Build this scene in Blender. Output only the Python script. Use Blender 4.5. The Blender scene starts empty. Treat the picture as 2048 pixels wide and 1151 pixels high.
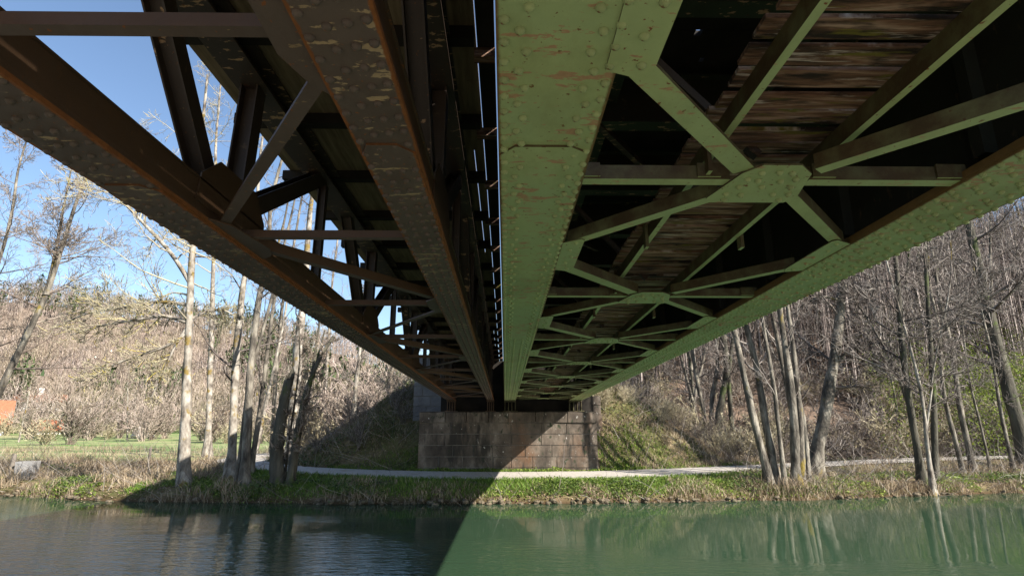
import bpy, math, random
import numpy as np
from mathutils import Matrix, Vector

# ------------------------------------------------------------------ camera
sc = bpy.context.scene
F_PX, IMG_W, IMG_H = 1150.0, 2048.0, 1151.0
PITCH = math.radians(14.364); YAW = math.radians(0.6757)
CF = np.array([math.sin(YAW)*math.cos(PITCH), math.cos(YAW)*math.cos(PITCH), math.sin(PITCH)])
CR = np.array([math.cos(YAW), -math.sin(YAW), 0.0])
CU = np.cross(CR, CF)
cam_d = bpy.data.cameras.new("camera"); cam = bpy.data.objects.new("camera", cam_d)
sc.collection.objects.link(cam)
cam_d.sensor_width = 36.0; cam_d.lens = 36.0*F_PX/IMG_W
cam_d.clip_start = 0.05; cam_d.clip_end = 3000
cam.matrix_world = Matrix(((CR[0], CU[0], -CF[0], 0), (CR[1], CU[1], -CF[1], 0), (CR[2], CU[2], -CF[2], 0), (0, 0, 0, 1)))
sc.camera = cam

# ------------------------------------------------------------------ sky, sun, exposure
SUN = Vector((-1.0, 0.75, -0.82)).normalized()          # direction the light travels
sun_el = math.asin(-SUN.z); sun_az = math.atan2(-SUN.x, -SUN.y)
world = bpy.data.worlds.new("World"); sc.world = world; world.use_nodes = True
wn = world.node_tree.nodes; wl = world.node_tree.links
sky = wn.new("ShaderNodeTexSky"); sky.sky_type = 'NISHITA'; sky.sun_disc = False
sky.sun_elevation = sun_el; sky.sun_rotation = sun_az
sky.air_density = 1.0; sky.dust_density = 0.4; sky.ozone_density = 2.0
wl.new(sky.outputs[0], wn["Background"].inputs[0]); wn["Background"].inputs[1].default_value = 0.08
sun_d = bpy.data.lights.new("sun", 'SUN'); sun_d.energy = 5.0; sun_d.angle = math.radians(0.53)
sun_d.color = (1.0, 0.94, 0.85)
sun_o = bpy.data.objects.new("sun", sun_d); sc.collection.objects.link(sun_o)
sun_o.rotation_euler = SUN.to_track_quat('-Z', 'Y').to_euler()
vs = sc.view_settings
vs.view_transform = 'Standard'; vs.look = 'None'; vs.exposure = 1.4; vs.gamma = 1.0; vs.use_curve_mapping = False
sc.cycles.use_denoising = True
try: sc.cycles.denoiser = 'OPENIMAGEDENOISE'
except Exception: pass
sc.cycles.max_bounces = 8; sc.cycles.diffuse_bounces = 5; sc.cycles.glossy_bounces = 3
sc.cycles.transmission_bounces = 2; sc.cycles.transparent_max_bounces = 6
sc.cycles.sample_clamp_indirect = 4.0
sc.cycles.caustics_reflective = True; sc.cycles.blur_glossy = 0.6

rng = np.random.default_rng(7)
WATER = -2.1

# ------------------------------------------------------------------ helpers: pixels to directions, meshes, tags
def ray(x, y): return CF*F_PX + CR*(x-IMG_W/2) - CU*(y-IMG_H/2)
def on_y(x, y, Y):
    d = ray(x, y); return d*(Y/d[1])

def new_mesh(name, verts, faces, mat=None, smooth=False):
    me = bpy.data.meshes.new(name)
    verts = np.asarray(verts, dtype=np.float32)
    if isinstance(faces, np.ndarray):
        k = faces.shape[1]; nf = len(faces)
        me.vertices.add(len(verts)); me.vertices.foreach_set("co", verts.ravel())
        me.loops.add(nf*k); me.loops.foreach_set("vertex_index", faces.astype(np.int32).ravel())
        me.polygons.add(nf)
        me.polygons.foreach_set("loop_start", np.arange(0, nf*k, k, dtype=np.int32))
        me.update(calc_edges=True)
    else:
        me.from_pydata([tuple(map(float, v)) for v in verts], [], faces); me.update()
    if smooth: me.polygons.foreach_set("use_smooth", np.ones(len(me.polygons), dtype=bool))
    if mat: me.materials.append(mat)
    return me

def link(name, me, parent=None, loc=None, rotz=0.0, scale=None):
    o = bpy.data.objects.new(name, me); sc.collection.objects.link(o)
    if parent is not None: o.parent = parent
    if loc is not None: o.location = loc
    if rotz: o.rotation_euler = (0, 0, rotz)
    if scale is not None: o.scale = (scale,)*3 if np.isscalar(scale) else scale
    return o

def mk(name, verts, faces, mat, parent=None, smooth=False):
    return link(name, new_mesh(name, verts, faces, mat, smooth), parent)

def tag(o, label=None, cat=None, group=None, kind=None):
    if label: o["label"] = label
    if cat: o["category"] = cat
    if group: o["group"] = group
    if kind: o["kind"] = kind
    return o

def thing(name, label, cat, loc=(0, 0, 0), group=None, rotz=0.0):
    return tag(link(name, None, loc=loc, rotz=rotz), label, cat, group)

CUBE_F = [(0, 3, 2, 1), (4, 5, 6, 7), (0, 1, 5, 4), (1, 2, 6, 5), (2, 3, 7, 6), (3, 0, 4, 7)]
def box_v(x0, x1, y0, y1, z0, z1):
    return [(x0, y0, z0), (x1, y0, z0), (x1, y1, z0), (x0, y1, z0), (x0, y0, z1), (x1, y0, z1), (x1, y1, z1), (x0, y1, z1)]
def box(name, x0, x1, y0, y1, z0, z1, mat, parent=None):
    return mk(name, box_v(x0, x1, y0, y1, z0, z1), CUBE_F, mat, parent)

def prism(name, p, q, prof, mat, parent=None, up=(0, 0, 1)):
    """a bar of the given cross-section from p to q; profile (s, t): s to the right of travel, t along up"""
    p = np.array(p, float); q = np.array(q, float); up = np.array(up, float)
    d = (q-p)/np.linalg.norm(q-p); s = np.cross(d, up); s /= np.linalg.norm(s); u = np.cross(s, d)
    n = len(prof)
    v = [p+s*a+u*b for a, b in prof]+[q+s*a+u*b for a, b in prof]
    f = [tuple(range(n)), tuple(range(2*n-1, n-1, -1))]
    f += [(i, i+n, (i+1) % n+n, (i+1) % n) for i in range(n)]
    return mk(name, v, f, mat, parent)
def L_prof(w, h, t=0.01):          # bottom leg from s=-w..0, upright leg at s=0 (right-hand side of travel)
    return [(-w, 0), (0, 0), (0, h), (-t, h), (-t, t), (-w, t)]
def L_prof_l(w, h, t=0.01):        # mirrored: upright at s=0, leg to +w
    return [(0, 0), (w, 0), (w, t), (t, t), (t, h), (0, h)]
def I_prof(w, h, t=0.015):
    a, b = w/2, h/2
    return [(-a, -b), (a, -b), (a, -b+t), (t/2, -b+t), (t/2, b-t), (a, b-t), (a, b), (-a, b), (-a, b-t), (-t/2, b-t), (-t/2, -b+t), (-a, -b+t)]
def R_prof(w, h): return [(-w/2, -h/2), (w/2, -h/2), (w/2, h/2), (-w/2, h/2)]

def plate(name, poly, z, t, mat, parent=None):   # horizontal plate, underside at z
    n = len(poly)
    v = [(a, b, z) for a, b in poly]+[(a, b, z+t) for a, b in poly]
    area = sum(poly[i][0]*poly[(i+1) % n][1]-poly[(i+1) % n][0]*poly[i][1] for i in range(n))
    if area < 0: v = [(a, b, z) for a, b in poly[::-1]]+[(a, b, z+t) for a, b in poly[::-1]]
    f = [tuple(range(n-1, -1, -1)), tuple(range(n, 2*n))]+[(i, (i+1) % n, (i+1) % n+n, i+n) for i in range(n)]
    return mk(name, v, f, mat, parent)

# value noise for terrain and shapes
_perm = rng.random((256, 256))
def vnoise(x, y):
    xi = np.floor(x).astype(int); yi = np.floor(y).astype(int); fx = x-xi; fy = y-yi
    fx = fx*fx*(3-2*fx); fy = fy*fy*(3-2*fy)
    g = lambda a, b: _perm[a & 255, b & 255]
    return (g(xi, yi)*(1-fx)+g(xi+1, yi)*fx)*(1-fy)+(g(xi, yi+1)*(1-fx)+g(xi+1, yi+1)*fx)*fy
def fbm(x, y, o=4):
    s = 0; a = 0.5
    for i in range(o): s = s+a*(vnoise(x*2**i+17*i, y*2**i+5*i)-0.5); a *= 0.5
    return s

# ------------------------------------------------------------------ materials
def mat_new(name):
    m = bpy.data.materials.new(name); m.use_nodes = True
    nt = m.node_tree; b = nt.nodes["Principled BSDF"]
    return m, nt, nt.nodes, nt.links, b
def ramp(nt, fac, stops):
    r = nt.nodes.new("ShaderNodeValToRGB"); nt.links.new(fac, r.inputs[0])
    e = r.color_ramp.elements
    while len(e) < len(stops): e.new(0.5)
    for i, (p, c) in enumerate(stops):
        e[i].position = p; e[i].color = (c[0], c[1], c[2], 1) if not np.isscalar(c) else (c, c, c, 1)
    return r.outputs[0]
def noise(nt, scale, detail=4, rough=0.55, stretch=(1, 1, 1), coord="Object", dist=0.0):
    tc = nt.nodes.new("ShaderNodeTexCoord"); mp = nt.nodes.new("ShaderNodeMapping")
    nt.links.new(tc.outputs[coord], mp.inputs[0]); mp.inputs["Scale"].default_value = stretch
    n = nt.nodes.new("ShaderNodeTexNoise"); nt.links.new(mp.outputs[0], n.inputs["Vector"])
    n.inputs["Scale"].default_value = scale; n.inputs["Detail"].default_value = detail
    n.inputs["Roughness"].default_value = rough; n.inputs["Distortion"].default_value = dist
    return n.outputs["Fac"]
def mix(nt, fac, a, b, mode='MIX'):
    m = nt.nodes.new("ShaderNodeMix"); m.data_type = 'RGBA'; m.blend_type = mode
    for s, v in ((m.inputs[0], fac), (m.inputs[6], a), (m.inputs[7], b)):
        if hasattr(v, "is_linked"): nt.links.new(v, s)
        elif np.isscalar(v): s.default_value = v
        else: s.default_value = (v[0], v[1], v[2], 1)
    return m.outputs[2]
def math_n(nt, op, a, b=None, clamp=False):
    m = nt.nodes.new("ShaderNodeMath"); m.operation = op; m.use_clamp = clamp
    for s, v in zip(m.inputs, (a, b)):
        if v is None: continue
        if hasattr(v, "is_linked"): nt.links.new(v, s)
        else: s.default_value = v
    return m.outputs[0]
def bump(nt, b, h, strength, dist=0.01):
    n = nt.nodes.new("ShaderNodeBump"); n.inputs["Strength"].default_value = strength; n.inputs["Distance"].default_value = dist
    nt.links.new(h, n.inputs["Height"]); nt.links.new(n.outputs[0], b.inputs["Normal"])

def rivet_mat(name, paint, rust):
    m, nt, N, Lk, b = mat_new(name)
    oi = N.new("ShaderNodeObjectInfo")
    c = mix(nt, oi.outputs["Random"], tuple(v*0.86 for v in paint), tuple(v*0.66 for v in paint))
    c = mix(nt, ramp(nt, math_n(nt, 'ADD', noise(nt, 45, 4, 0.6), math_n(nt, 'MULTIPLY', oi.outputs["Random"], 0.14)), [(0.68, 0.0), (0.76, 0.9)]), c, rust)
    Lk.new(c, b.inputs["Base Color"]); b.inputs["Roughness"].default_value = 0.6
    return m
def noise_mat(name, stops, scale, rough=0.85, bmp=0.3, bdist=0.01, stretch=(1, 1, 1), detail=6, second=None, spec=0.3, dist=0.0):
    """colour ramp over noise; second = (stops over noise, scale, stretch, lo, hi): patches of another colour"""
    m, nt, N, Lk, b = mat_new(name)
    f = noise(nt, scale, detail, 0.6, stretch, dist=dist)
    c = ramp(nt, f, stops)
    if second:
        for col, s2, st2, lo, hi in second:
            g = ramp(nt, noise(nt, s2, 5, 0.6, st2), [(lo, 0.0), (hi, 1.0)])
            c = mix(nt, g, c, col)
    Lk.new(c, b.inputs["Base Color"]); b.inputs["Roughness"].default_value = rough
    b.inputs["Specular IOR Level"].default_value = spec
    if bmp: bump(nt, b, noise(nt, scale*3, 5, 0.65, stretch), bmp, bdist)
    return m

def island_mat(name, stops, rough=0.8, transl=0.0, patch=None):
    """colour by random blade or leaf (per island), optionally modulated by a ground noise"""
    m, nt, N, Lk, b = mat_new(name)
    g = N.new("ShaderNodeNewGeometry")
    f = g.outputs["Random Per Island"]
    c = ramp(nt, f, stops)
    if patch:
        c = mix(nt, ramp(nt, noise(nt, patch[1], 3), [(0.42, 0.0), (0.6, 1.0)]), c, patch[0])
    Lk.new(c, b.inputs["Base Color"]); b.inputs["Roughness"].default_value = rough
    b.inputs["Specular IOR Level"].default_value = 0.2
    if transl:
        t = N.new("ShaderNodeBsdfTranslucent"); Lk.new(c, t.inputs[0])
        s = N.new("ShaderNodeMixShader"); s.inputs[0].default_value = transl
        Lk.new(b.outputs[0], s.inputs[1]); Lk.new(t.outputs[0], s.inputs[2])
        Lk.new(s.outputs[0], N["Material Output"].inputs[0])
    return m

def painted_steel(name, paint, paint2, rust, rust2, side, edge=None, patch_col=(0.46, 0.29, 0.16), patch_amt=0.615, rough=0.55):
    """old oil paint: colour drift, flaked primer patches, rust spots, rusty upright faces, rust creeping in from the plate edges"""
    m, nt, N, Lk, b = mat_new(name)
    c = mix(nt, ramp(nt, noise(nt, 1.3, 5, 0.6), [(0.35, 0.0), (0.7, 1.0)]), paint, paint2)
    c = mix(nt, ramp(nt, noise(nt, 9, 6, 0.7), [(0.3, 0.0), (0.8, 0.35)]), c, tuple(v*0.62 for v in paint))
    c = mix(nt, ramp(nt, noise(nt, 1.7, 7, 0.72, (1.0, 0.45, 1.0)), [(0.48, 0.0), (0.72, 0.6)]), c, tuple(v*w_ for v, w_ in zip(paint, (0.5, 0.42, 0.36))))
    fl = ramp(nt, math_n(nt, 'ADD', noise(nt, 7, 6, 0.62, (1.0, 2.6, 1.0)), math_n(nt, 'MULTIPLY', math_n(nt, 'SUBTRACT', noise(nt, 0.8, 3, 0.6), 0.5), 0.32)), [(patch_amt, 0.0), (patch_amt+0.025, 1.0)])
    c = mix(nt, fl, c, mix(nt, noise(nt, 40, 3), patch_col, tuple(v*0.55 for v in patch_col)))
    sp = ramp(nt, noise(nt, 30, 3, 0.5), [(0.66, 0.0), (0.70, 1.0)])
    c = mix(nt, sp, c, rust2)
    rustc = mix(nt, ramp(nt, noise(nt, 14, 6, 0.7), [(0.35, 0.0), (0.65, 1.0)]), rust, rust2)
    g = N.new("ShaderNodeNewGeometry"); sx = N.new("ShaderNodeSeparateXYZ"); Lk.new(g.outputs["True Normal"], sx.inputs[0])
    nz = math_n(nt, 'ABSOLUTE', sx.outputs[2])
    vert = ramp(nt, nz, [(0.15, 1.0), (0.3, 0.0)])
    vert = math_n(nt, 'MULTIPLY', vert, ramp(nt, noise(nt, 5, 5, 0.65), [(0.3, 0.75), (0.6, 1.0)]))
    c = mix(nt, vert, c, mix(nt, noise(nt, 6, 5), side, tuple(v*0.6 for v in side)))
    if edge:
        tc = N.new("ShaderNodeTexCoord"); s2 = N.new("ShaderNodeSeparateXYZ"); Lk.new(tc.outputs["Generated"], s2.inputs[0])
        a = math_n(nt, 'ABSOLUTE', math_n(nt, 'SUBTRACT', s2.outputs[0], 0.5))
        a = math_n(nt, 'ADD', a, math_n(nt, 'MULTIPLY', math_n(nt, 'SUBTRACT', noise(nt, 11, 5, 0.7), 0.5), edge[1]))
        c = mix(nt, ramp(nt, a, [(edge[0]-0.012, 0.0), (edge[0]+0.012, 1.0)]), c, rustc)
    Lk.new(c, b.inputs["Base Color"])
    b.inputs["Roughness"].default_value = rough; b.inputs["Specular IOR Level"].default_value = 0.35
    h = mix(nt, 0.5, noise(nt, 4, 4), noise(nt, 60, 4, 0.7))
    bump(nt, b, h, 0.25, 0.012)
    return m

GREEN, GREEN2 = (0.355, 0.435, 0.195), (0.30, 0.40, 0.20)
M = {}
M['green'] = painted_steel('green_paint', GREEN, GREEN2, (0.10, 0.06, 0.025), (0.17, 0.06, 0.02), (0.075, 0.05, 0.022))
M['green_flange'] = painted_steel('green_flange_paint', GREEN, GREEN2, (0.12, 0.075, 0.025), (0.16, 0.09, 0.03), (0.09, 0.055, 0.025), edge=(0.476, 0.05), patch_amt=0.585)
M['green_shaded'] = painted_steel('green_shaded_paint', (0.03, 0.042, 0.022), (0.025, 0.038, 0.022), (0.04, 0.026, 0.012), (0.06, 0.03, 0.012), (0.028, 0.026, 0.016))  # inner steelwork: shade under the deck put into a darker green
M['brown'] = painted_steel('brown_paint', (0.112, 0.082, 0.067), (0.088, 0.068, 0.059), (0.13, 0.045, 0.014), (0.2, 0.07, 0.02), (0.105, 0.055, 0.025), patch_col=(0.30, 0.21, 0.12), patch_amt=0.655)
M['brown_flange'] = painted_steel('brown_flange_paint', (0.122, 0.092, 0.077), (0.095, 0.074, 0.065), (0.15, 0.055, 0.017), (0.24, 0.085, 0.022), (0.16, 0.065, 0.02), edge=(0.452, 0.11), patch_col=(0.44, 0.33, 0.2), patch_amt=0.60)
M['brown_web'] = painted_steel('rusty_web_paint', (0.08, 0.05, 0.034), (0.07, 0.045, 0.03), (0.12, 0.045, 0.015), (0.2, 0.075, 0.02), (0.095, 0.05, 0.024), patch_col=(0.2, 0.085, 0.03), patch_amt=0.60)
M['truss'] = painted_steel('truss_paint', (0.05, 0.036, 0.028), (0.042, 0.03, 0.024), (0.07, 0.03, 0.012), (0.13, 0.05, 0.016), (0.055, 0.036, 0.025))
M['plank'] = noise_mat('weathered_plank', [(0.32, (0.035, 0.022, 0.015)), (0.5, (0.185, 0.10, 0.062)), (0.68, (0.40, 0.285, 0.215))], 2.6, 0.85, 1.0, 0.03, (0.7, 6, 6), 8,
                       [((0.02, 0.014, 0.01), 2.0, (1, 5, 1), 0.50, 0.62), ((0.14, 0.125, 0.02), 3.0, (1, 8, 1), 0.58, 0.66), ((0.46, 0.40, 0.36), 2.6, (1.2, 14, 1), 0.60, 0.68)], dist=0.6)
M['deck_board'] = noise_mat('deck_board', [(0.3, (0.11, 0.08, 0.047)), (0.7, (0.26, 0.195, 0.12))], 2.0, 0.85, 0.4, 0.01, (8, 0.7, 1), 6)
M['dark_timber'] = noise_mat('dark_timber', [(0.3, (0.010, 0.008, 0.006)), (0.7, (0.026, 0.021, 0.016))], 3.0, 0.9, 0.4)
M['stone'] = noise_mat('abutment_stone', [(0.3, (0.032, 0.025, 0.02)), (0.5, (0.10, 0.08, 0.062)), (0.7, (0.25, 0.215, 0.175))], 1.6, 0.92, 0.7, 0.03, (1, 1, 0.55), 8,
                       [((0.10, 0.05, 0.024), 0.8, (1, 1, 0.5), 0.52, 0.68), ((0.035, 0.03, 0.024), 2.3, (1, 1, 0.22), 0.52, 0.62), ((0.03, 0.035, 0.02), 5.0, (1, 1, 0.7), 0.60, 0.66), ((0.50, 0.48, 0.44), 9, (1, 1, 0.6), 0.665, 0.70)])
M['stone_pale'] = noise_mat('pier_stone', [(0.3, (0.11, 0.108, 0.11)), (0.7, (0.23, 0.225, 0.225))], 1.8, 0.92, 0.6, 0.02, second=[((0.12, 0.11, 0.1), 1.4, (1, 1, 0.4), 0.6, 0.7)])
M['mortar'] = noise_mat('mortar', [(0.3, (0.10, 0.09, 0.075)), (0.7, (0.27, 0.25, 0.22))], 6, 0.95, 0.3)
M['rock'] = noise_mat('bank_rock', [(0.3, (0.06, 0.045, 0.03)), (0.7, (0.22, 0.175, 0.12))], 3.0, 0.92, 0.8, 0.04, second=[((0.06, 0.09, 0.03), 2.0, (1, 1, 1), 0.58, 0.66)])
M['concrete'] = noise_mat('old_concrete', [(0.3, (0.16, 0.155, 0.15)), (0.7, (0.34, 0.33, 0.32))], 3.0, 0.9, 0.4)
M['bark'] = noise_mat('grey_bark', [(0.34, (0.035, 0.03, 0.024)), (0.5, (0.115, 0.10, 0.08)), (0.66, (0.26, 0.235, 0.19))], 4, 0.92, 1.0, 0.06, (1, 1, 0.35), 7,
                      [((0.20, 0.15, 0.03), 1.3, (1, 1, 0.7), 0.60, 0.68)])
M['bark_pale'] = noise_mat('pale_bark', [(0.34, (0.05, 0.04, 0.032)), (0.48, (0.19, 0.165, 0.135)), (0.66, (0.37, 0.34, 0.29))], 4, 0.9, 0.7, 0.03, (1, 1, 0.5), 7,
                           [((0.17, 0.12, 0.035), 1.5, (1, 1, 1), 0.57, 0.63)])
M['bark_dark'] = noise_mat('dark_bark', [(0.3, (0.03, 0.027, 0.02)), (0.7, (0.11, 0.10, 0.075))], 5, 0.92, 0.9, 0.04, (1, 1, 0.22), 7,
                           [((0.06, 0.085, 0.015), 1.2, (1, 1, 0.6), 0.56, 0.66)])
M['twig'] = island_mat('bare_twig', [(0.0, (0.12, 0.088, 0.07)), (0.6, (0.23, 0.185, 0.15)), (1.0, (0.38, 0.33, 0.27))])
M['twig_grey'] = island_mat('grey_twig', [(0.0, (0.06, 0.048, 0.042)), (0.6, (0.145, 0.12, 0.105)), (1.0, (0.40, 0.36, 0.32))])
M['twig_slope'] = island_mat('slope_twig', [(0.0, (0.05, 0.038, 0.034)), (0.6, (0.13, 0.105, 0.095)), (1.0, (0.36, 0.31, 0.28))])
M['twig_lichen'] = island_mat('lichen_twig', [(0.0, (0.14, 0.11, 0.08)), (0.5, (0.32, 0.285, 0.205)), (0.85, (0.45, 0.405, 0.26)), (1.0, (0.42, 0.33, 0.06))])
M['twig_far'] = island_mat('far_wood_twig', [(0.0, (0.22, 0.165, 0.145)), (0.6, (0.34, 0.275, 0.24)), (1.0, (0.46, 0.39, 0.34))], patch=((0.30, 0.25, 0.175), 0.045))
M['straw_twig'] = island_mat('straw_twig', [(0.0, (0.22, 0.18, 0.11)), (0.6, (0.36, 0.31, 0.20)), (1.0, (0.5, 0.45, 0.31))])
M['bud'] = island_mat('budding_leaf', [(0.0, (0.07, 0.10, 0.02)), (0.6, (0.15, 0.20, 0.035)), (1.0, (0.28, 0.32, 0.06))], 0.6, 0.35)
M['needle'] = island_mat('pine_needle', [(0.0, (0.03, 0.05, 0.02)), (1.0, (0.09, 0.12, 0.045))])
M['dry'] = island_mat('dry_grass', [(0.0, (0.13, 0.09, 0.055)), (0.5, (0.30, 0.225, 0.145)), (1.0, (0.52, 0.43, 0.31))], 0.8, 0.25)
M['grass'] = island_mat('green_grass', [(0.0, (0.05, 0.10, 0.012)), (0.6, (0.12, 0.21, 0.028)), (1.0, (0.24, 0.30, 0.07))], 0.6, 0.3)
M['ivy'] = island_mat('ivy_leaf', [(0.0, (0.03, 0.05, 0.014)), (0.6, (0.08, 0.125, 0.03)), (1.0, (0.17, 0.2, 0.06))], 0.5, 0.2)
M['herb'] = island_mat('fresh_herb', [(0.0, (0.07, 0.12, 0.015)), (0.6, (0.17, 0.25, 0.035)), (1.0, (0.33, 0.38, 0.10))], 0.5, 0.3)
M['litter'] = island_mat('leaf_litter', [(0.0, (0.09, 0.06, 0.035)), (0.7, (0.24, 0.17, 0.11)), (1.0, (0.42, 0.33, 0.24))], 0.85)
M['gravel'] = noise_mat('path_gravel', [(0.3, (0.28, 0.255, 0.22)), (0.7, (0.46, 0.42, 0.37))], 12, 0.95, 0.5, 0.01, second=[((0.25, 0.21, 0.15), 1.2, (1, 1, 1), 0.56, 0.7)])
M['roof_red'] = noise_mat('roof_tile', [(0.3, (0.24, 0.085, 0.045)), (0.7, (0.36, 0.14, 0.075))], 3, 0.85, 0.2)
M['plaster'] = noise_mat('white_plaster', [(0.3, (0.66, 0.65, 0.62)), (0.7, (0.8, 0.79, 0.76))], 2, 0.9, 0.1)
M['window'] = noise_mat('window_glass', [(0.3, (0.03, 0.035, 0.04)), (0.7, (0.06, 0.07, 0.08))], 2, 0.15, 0, spec=0.5)
M['limestone'] = noise_mat('limestone', [(0.3, (0.38, 0.35, 0.31)), (0.7, (0.7, 0.67, 0.63))], 1.2, 0.9, 0.8, 0.1)
M['wood_post'] = noise_mat('grey_post', [(0.3, (0.09, 0.075, 0.06)), (0.7, (0.22, 0.19, 0.16))], 5, 0.9, 0.5, 0.01, (1, 1, 0.2))

def ground_material():
    m, nt, N, Lk, b = mat_new('ground_soil_and_grass')
    a = ramp(nt, noise(nt, 0.55, 8, 0.7), [(0.35, (0.05, 0.075, 0.018)), (0.5, (0.13, 0.125, 0.05)), (0.66, (0.27, 0.2, 0.125))])
    a = mix(nt, ramp(nt, noise(nt, 5, 6, 0.7), [(0.35, 0.0), (0.75, 0.7)]), a, (0.09, 0.062, 0.036))
    tc = N.new("ShaderNodeTexCoord"); s = N.new("ShaderNodeSeparateXYZ"); Lk.new(tc.outputs["Object"], s.inputs[0])
    wood = mix(nt, noise(nt, 0.35, 6, 0.7), (0.19, 0.14, 0.11), (0.36, 0.285, 0.23))
    up = ramp(nt, math_n(nt, 'MULTIPLY', math_n(nt, 'SUBTRACT', s.outputs[2], 3.0), 0.125, True), [(0.0, 0.0), (1.0, 1.0)])
    a = mix(nt, up, a, wood)
    # meadow: fresh green between the river trees and the far slope
    far = ramp(nt, math_n(nt, 'MULTIPLY', math_n(nt, 'SUBTRACT', s.outputs[1], 30.0), 0.1, True), [(0.0, 0.0), (1.0, 1.0)])
    mead = mix(nt, ramp(nt, noise(nt, 0.09, 5, 0.6, (1, 3, 1)), [(0.38, 0.0), (0.62, 1.0)]), (0.13, 0.22, 0.07), (0.31, 0.29, 0.155))
    low = math_n(nt, 'MULTIPLY', far, math_n(nt, 'SUBTRACT', 1.0, up)); low = math_n(nt, 'MULTIPLY', low, math_n(nt, 'MULTIPLY', s.outputs[0], -0.2, True))
    a = mix(nt, low, a, mead)
    right = math_n(nt, 'MULTIPLY', math_n(nt, 'MULTIPLY', math_n(nt, 'SUBTRACT', s.outputs[0], 8.0), 0.25, True), math_n(nt, 'MULTIPLY', math_n(nt, 'SUBTRACT', s.outputs[1], 27.0), 0.2, True))
    a = mix(nt, right, a, mix(nt, noise(nt, 1.1, 7, 0.7), (0.06, 0.042, 0.03), (0.24, 0.17, 0.125)))
    near = ramp(nt, math_n(nt, 'MULTIPLY', math_n(nt, 'SUBTRACT', 5.0, s.outputs[1]), 0.5, True), [(0.0, 0.0), (1.0, 1.0)])
    a = mix(nt, near, a, mix(nt, noise(nt, 1.2, 5), (0.16, 0.14, 0.10), (0.24, 0.21, 0.16)))   # unseen near bank, coloured for the light it bounces under the bridges
    wet = ramp(nt, math_n(nt, 'ADD', math_n(nt, 'MULTIPLY', math_n(nt, 'ADD', s.outputs[2], 2.1), 3.0, True), math_n(nt, 'MULTIPLY', noise(nt, 3, 4), 0.3)), [(0.2, 1.0), (0.75, 0.0)])
    a = mix(nt, wet, a, (0.07, 0.045, 0.025))
    Lk.new(a, b.inputs["Base Color"]); b.inputs["Roughness"].default_value = 0.95; b.inputs["Specular IOR Level"].default_value = 0.1
    bump(nt, b, noise(nt, 6, 6, 0.7), 0.8, 0.06)
    return m
M['ground'] = ground_material()

def water_material():
    m, nt, N, Lk, b = mat_new('river_water')
    h1 = noise(nt, 4.5, 3, 0.5, (0.5, 1.5, 1)); h2 = noise(nt, 13.0, 2, 0.5, (0.55, 1.4, 1)); h3 = noise(nt, 0.7, 2, 0.5)
    tc = N.new("ShaderNodeTexCoord"); s = N.new("ShaderNodeSeparateXYZ"); Lk.new(tc.outputs["Object"], s.inputs[0])
    gust = math_n(nt, 'ADD', noise(nt, 0.2, 2, 0.5, (1, 1.6, 1)), math_n(nt, 'MULTIPLY', math_n(nt, 'ADD', s.outputs[0], 1.0), -0.03))   # a breeze ruffles one reach
    gust = math_n(nt, 'SUBTRACT', gust, math_n(nt, 'MULTIPLY', math_n(nt, 'SUBTRACT', s.outputs[1], 13.5), 0.06))
    wind = ramp(nt, gust, [(0.42, 0.05), (0.66, 1.0)])
    h = math_n(nt, 'ADD', h1, math_n(nt, 'MULTIPLY', h2, 0.4))
    h = math_n(nt, 'MULTIPLY', h, wind)
    h = math_n(nt, 'ADD', h, math_n(nt, 'MULTIPLY', h3, 0.35))
    nb = N.new("ShaderNodeBump"); nb.inputs["Strength"].default_value = 0.5; nb.inputs["Distance"].default_value = 0.03; Lk.new(h, nb.inputs["Height"])
    # murky green body under a clear reflecting surface
    m1 = N.new("ShaderNodeBsdfDiffuse"); m1.inputs[0].default_value = (0.032, 0.064, 0.034, 1)
    gl = N.new("ShaderNodeBsdfAnisotropic"); gl.inputs["Roughness"].default_value = 0.03; Lk.new(nb.outputs[0], gl.inputs["Normal"])
    fr = N.new("ShaderNodeFresnel"); fr.inputs["IOR"].default_value = 1.33; Lk.new(nb.outputs[0], fr.inputs["Normal"])
    m2 = N.new("ShaderNodeMixShader"); Lk.new(fr.outputs[0], m2.inputs[0]); Lk.new(m1.outputs[0], m2.inputs[1]); Lk.new(gl.outputs[0], m2.inputs[2])
    Lk.new(m2.outputs[0], N["Material Output"].inputs[0])
    return m
M['water'] = water_material()

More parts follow.
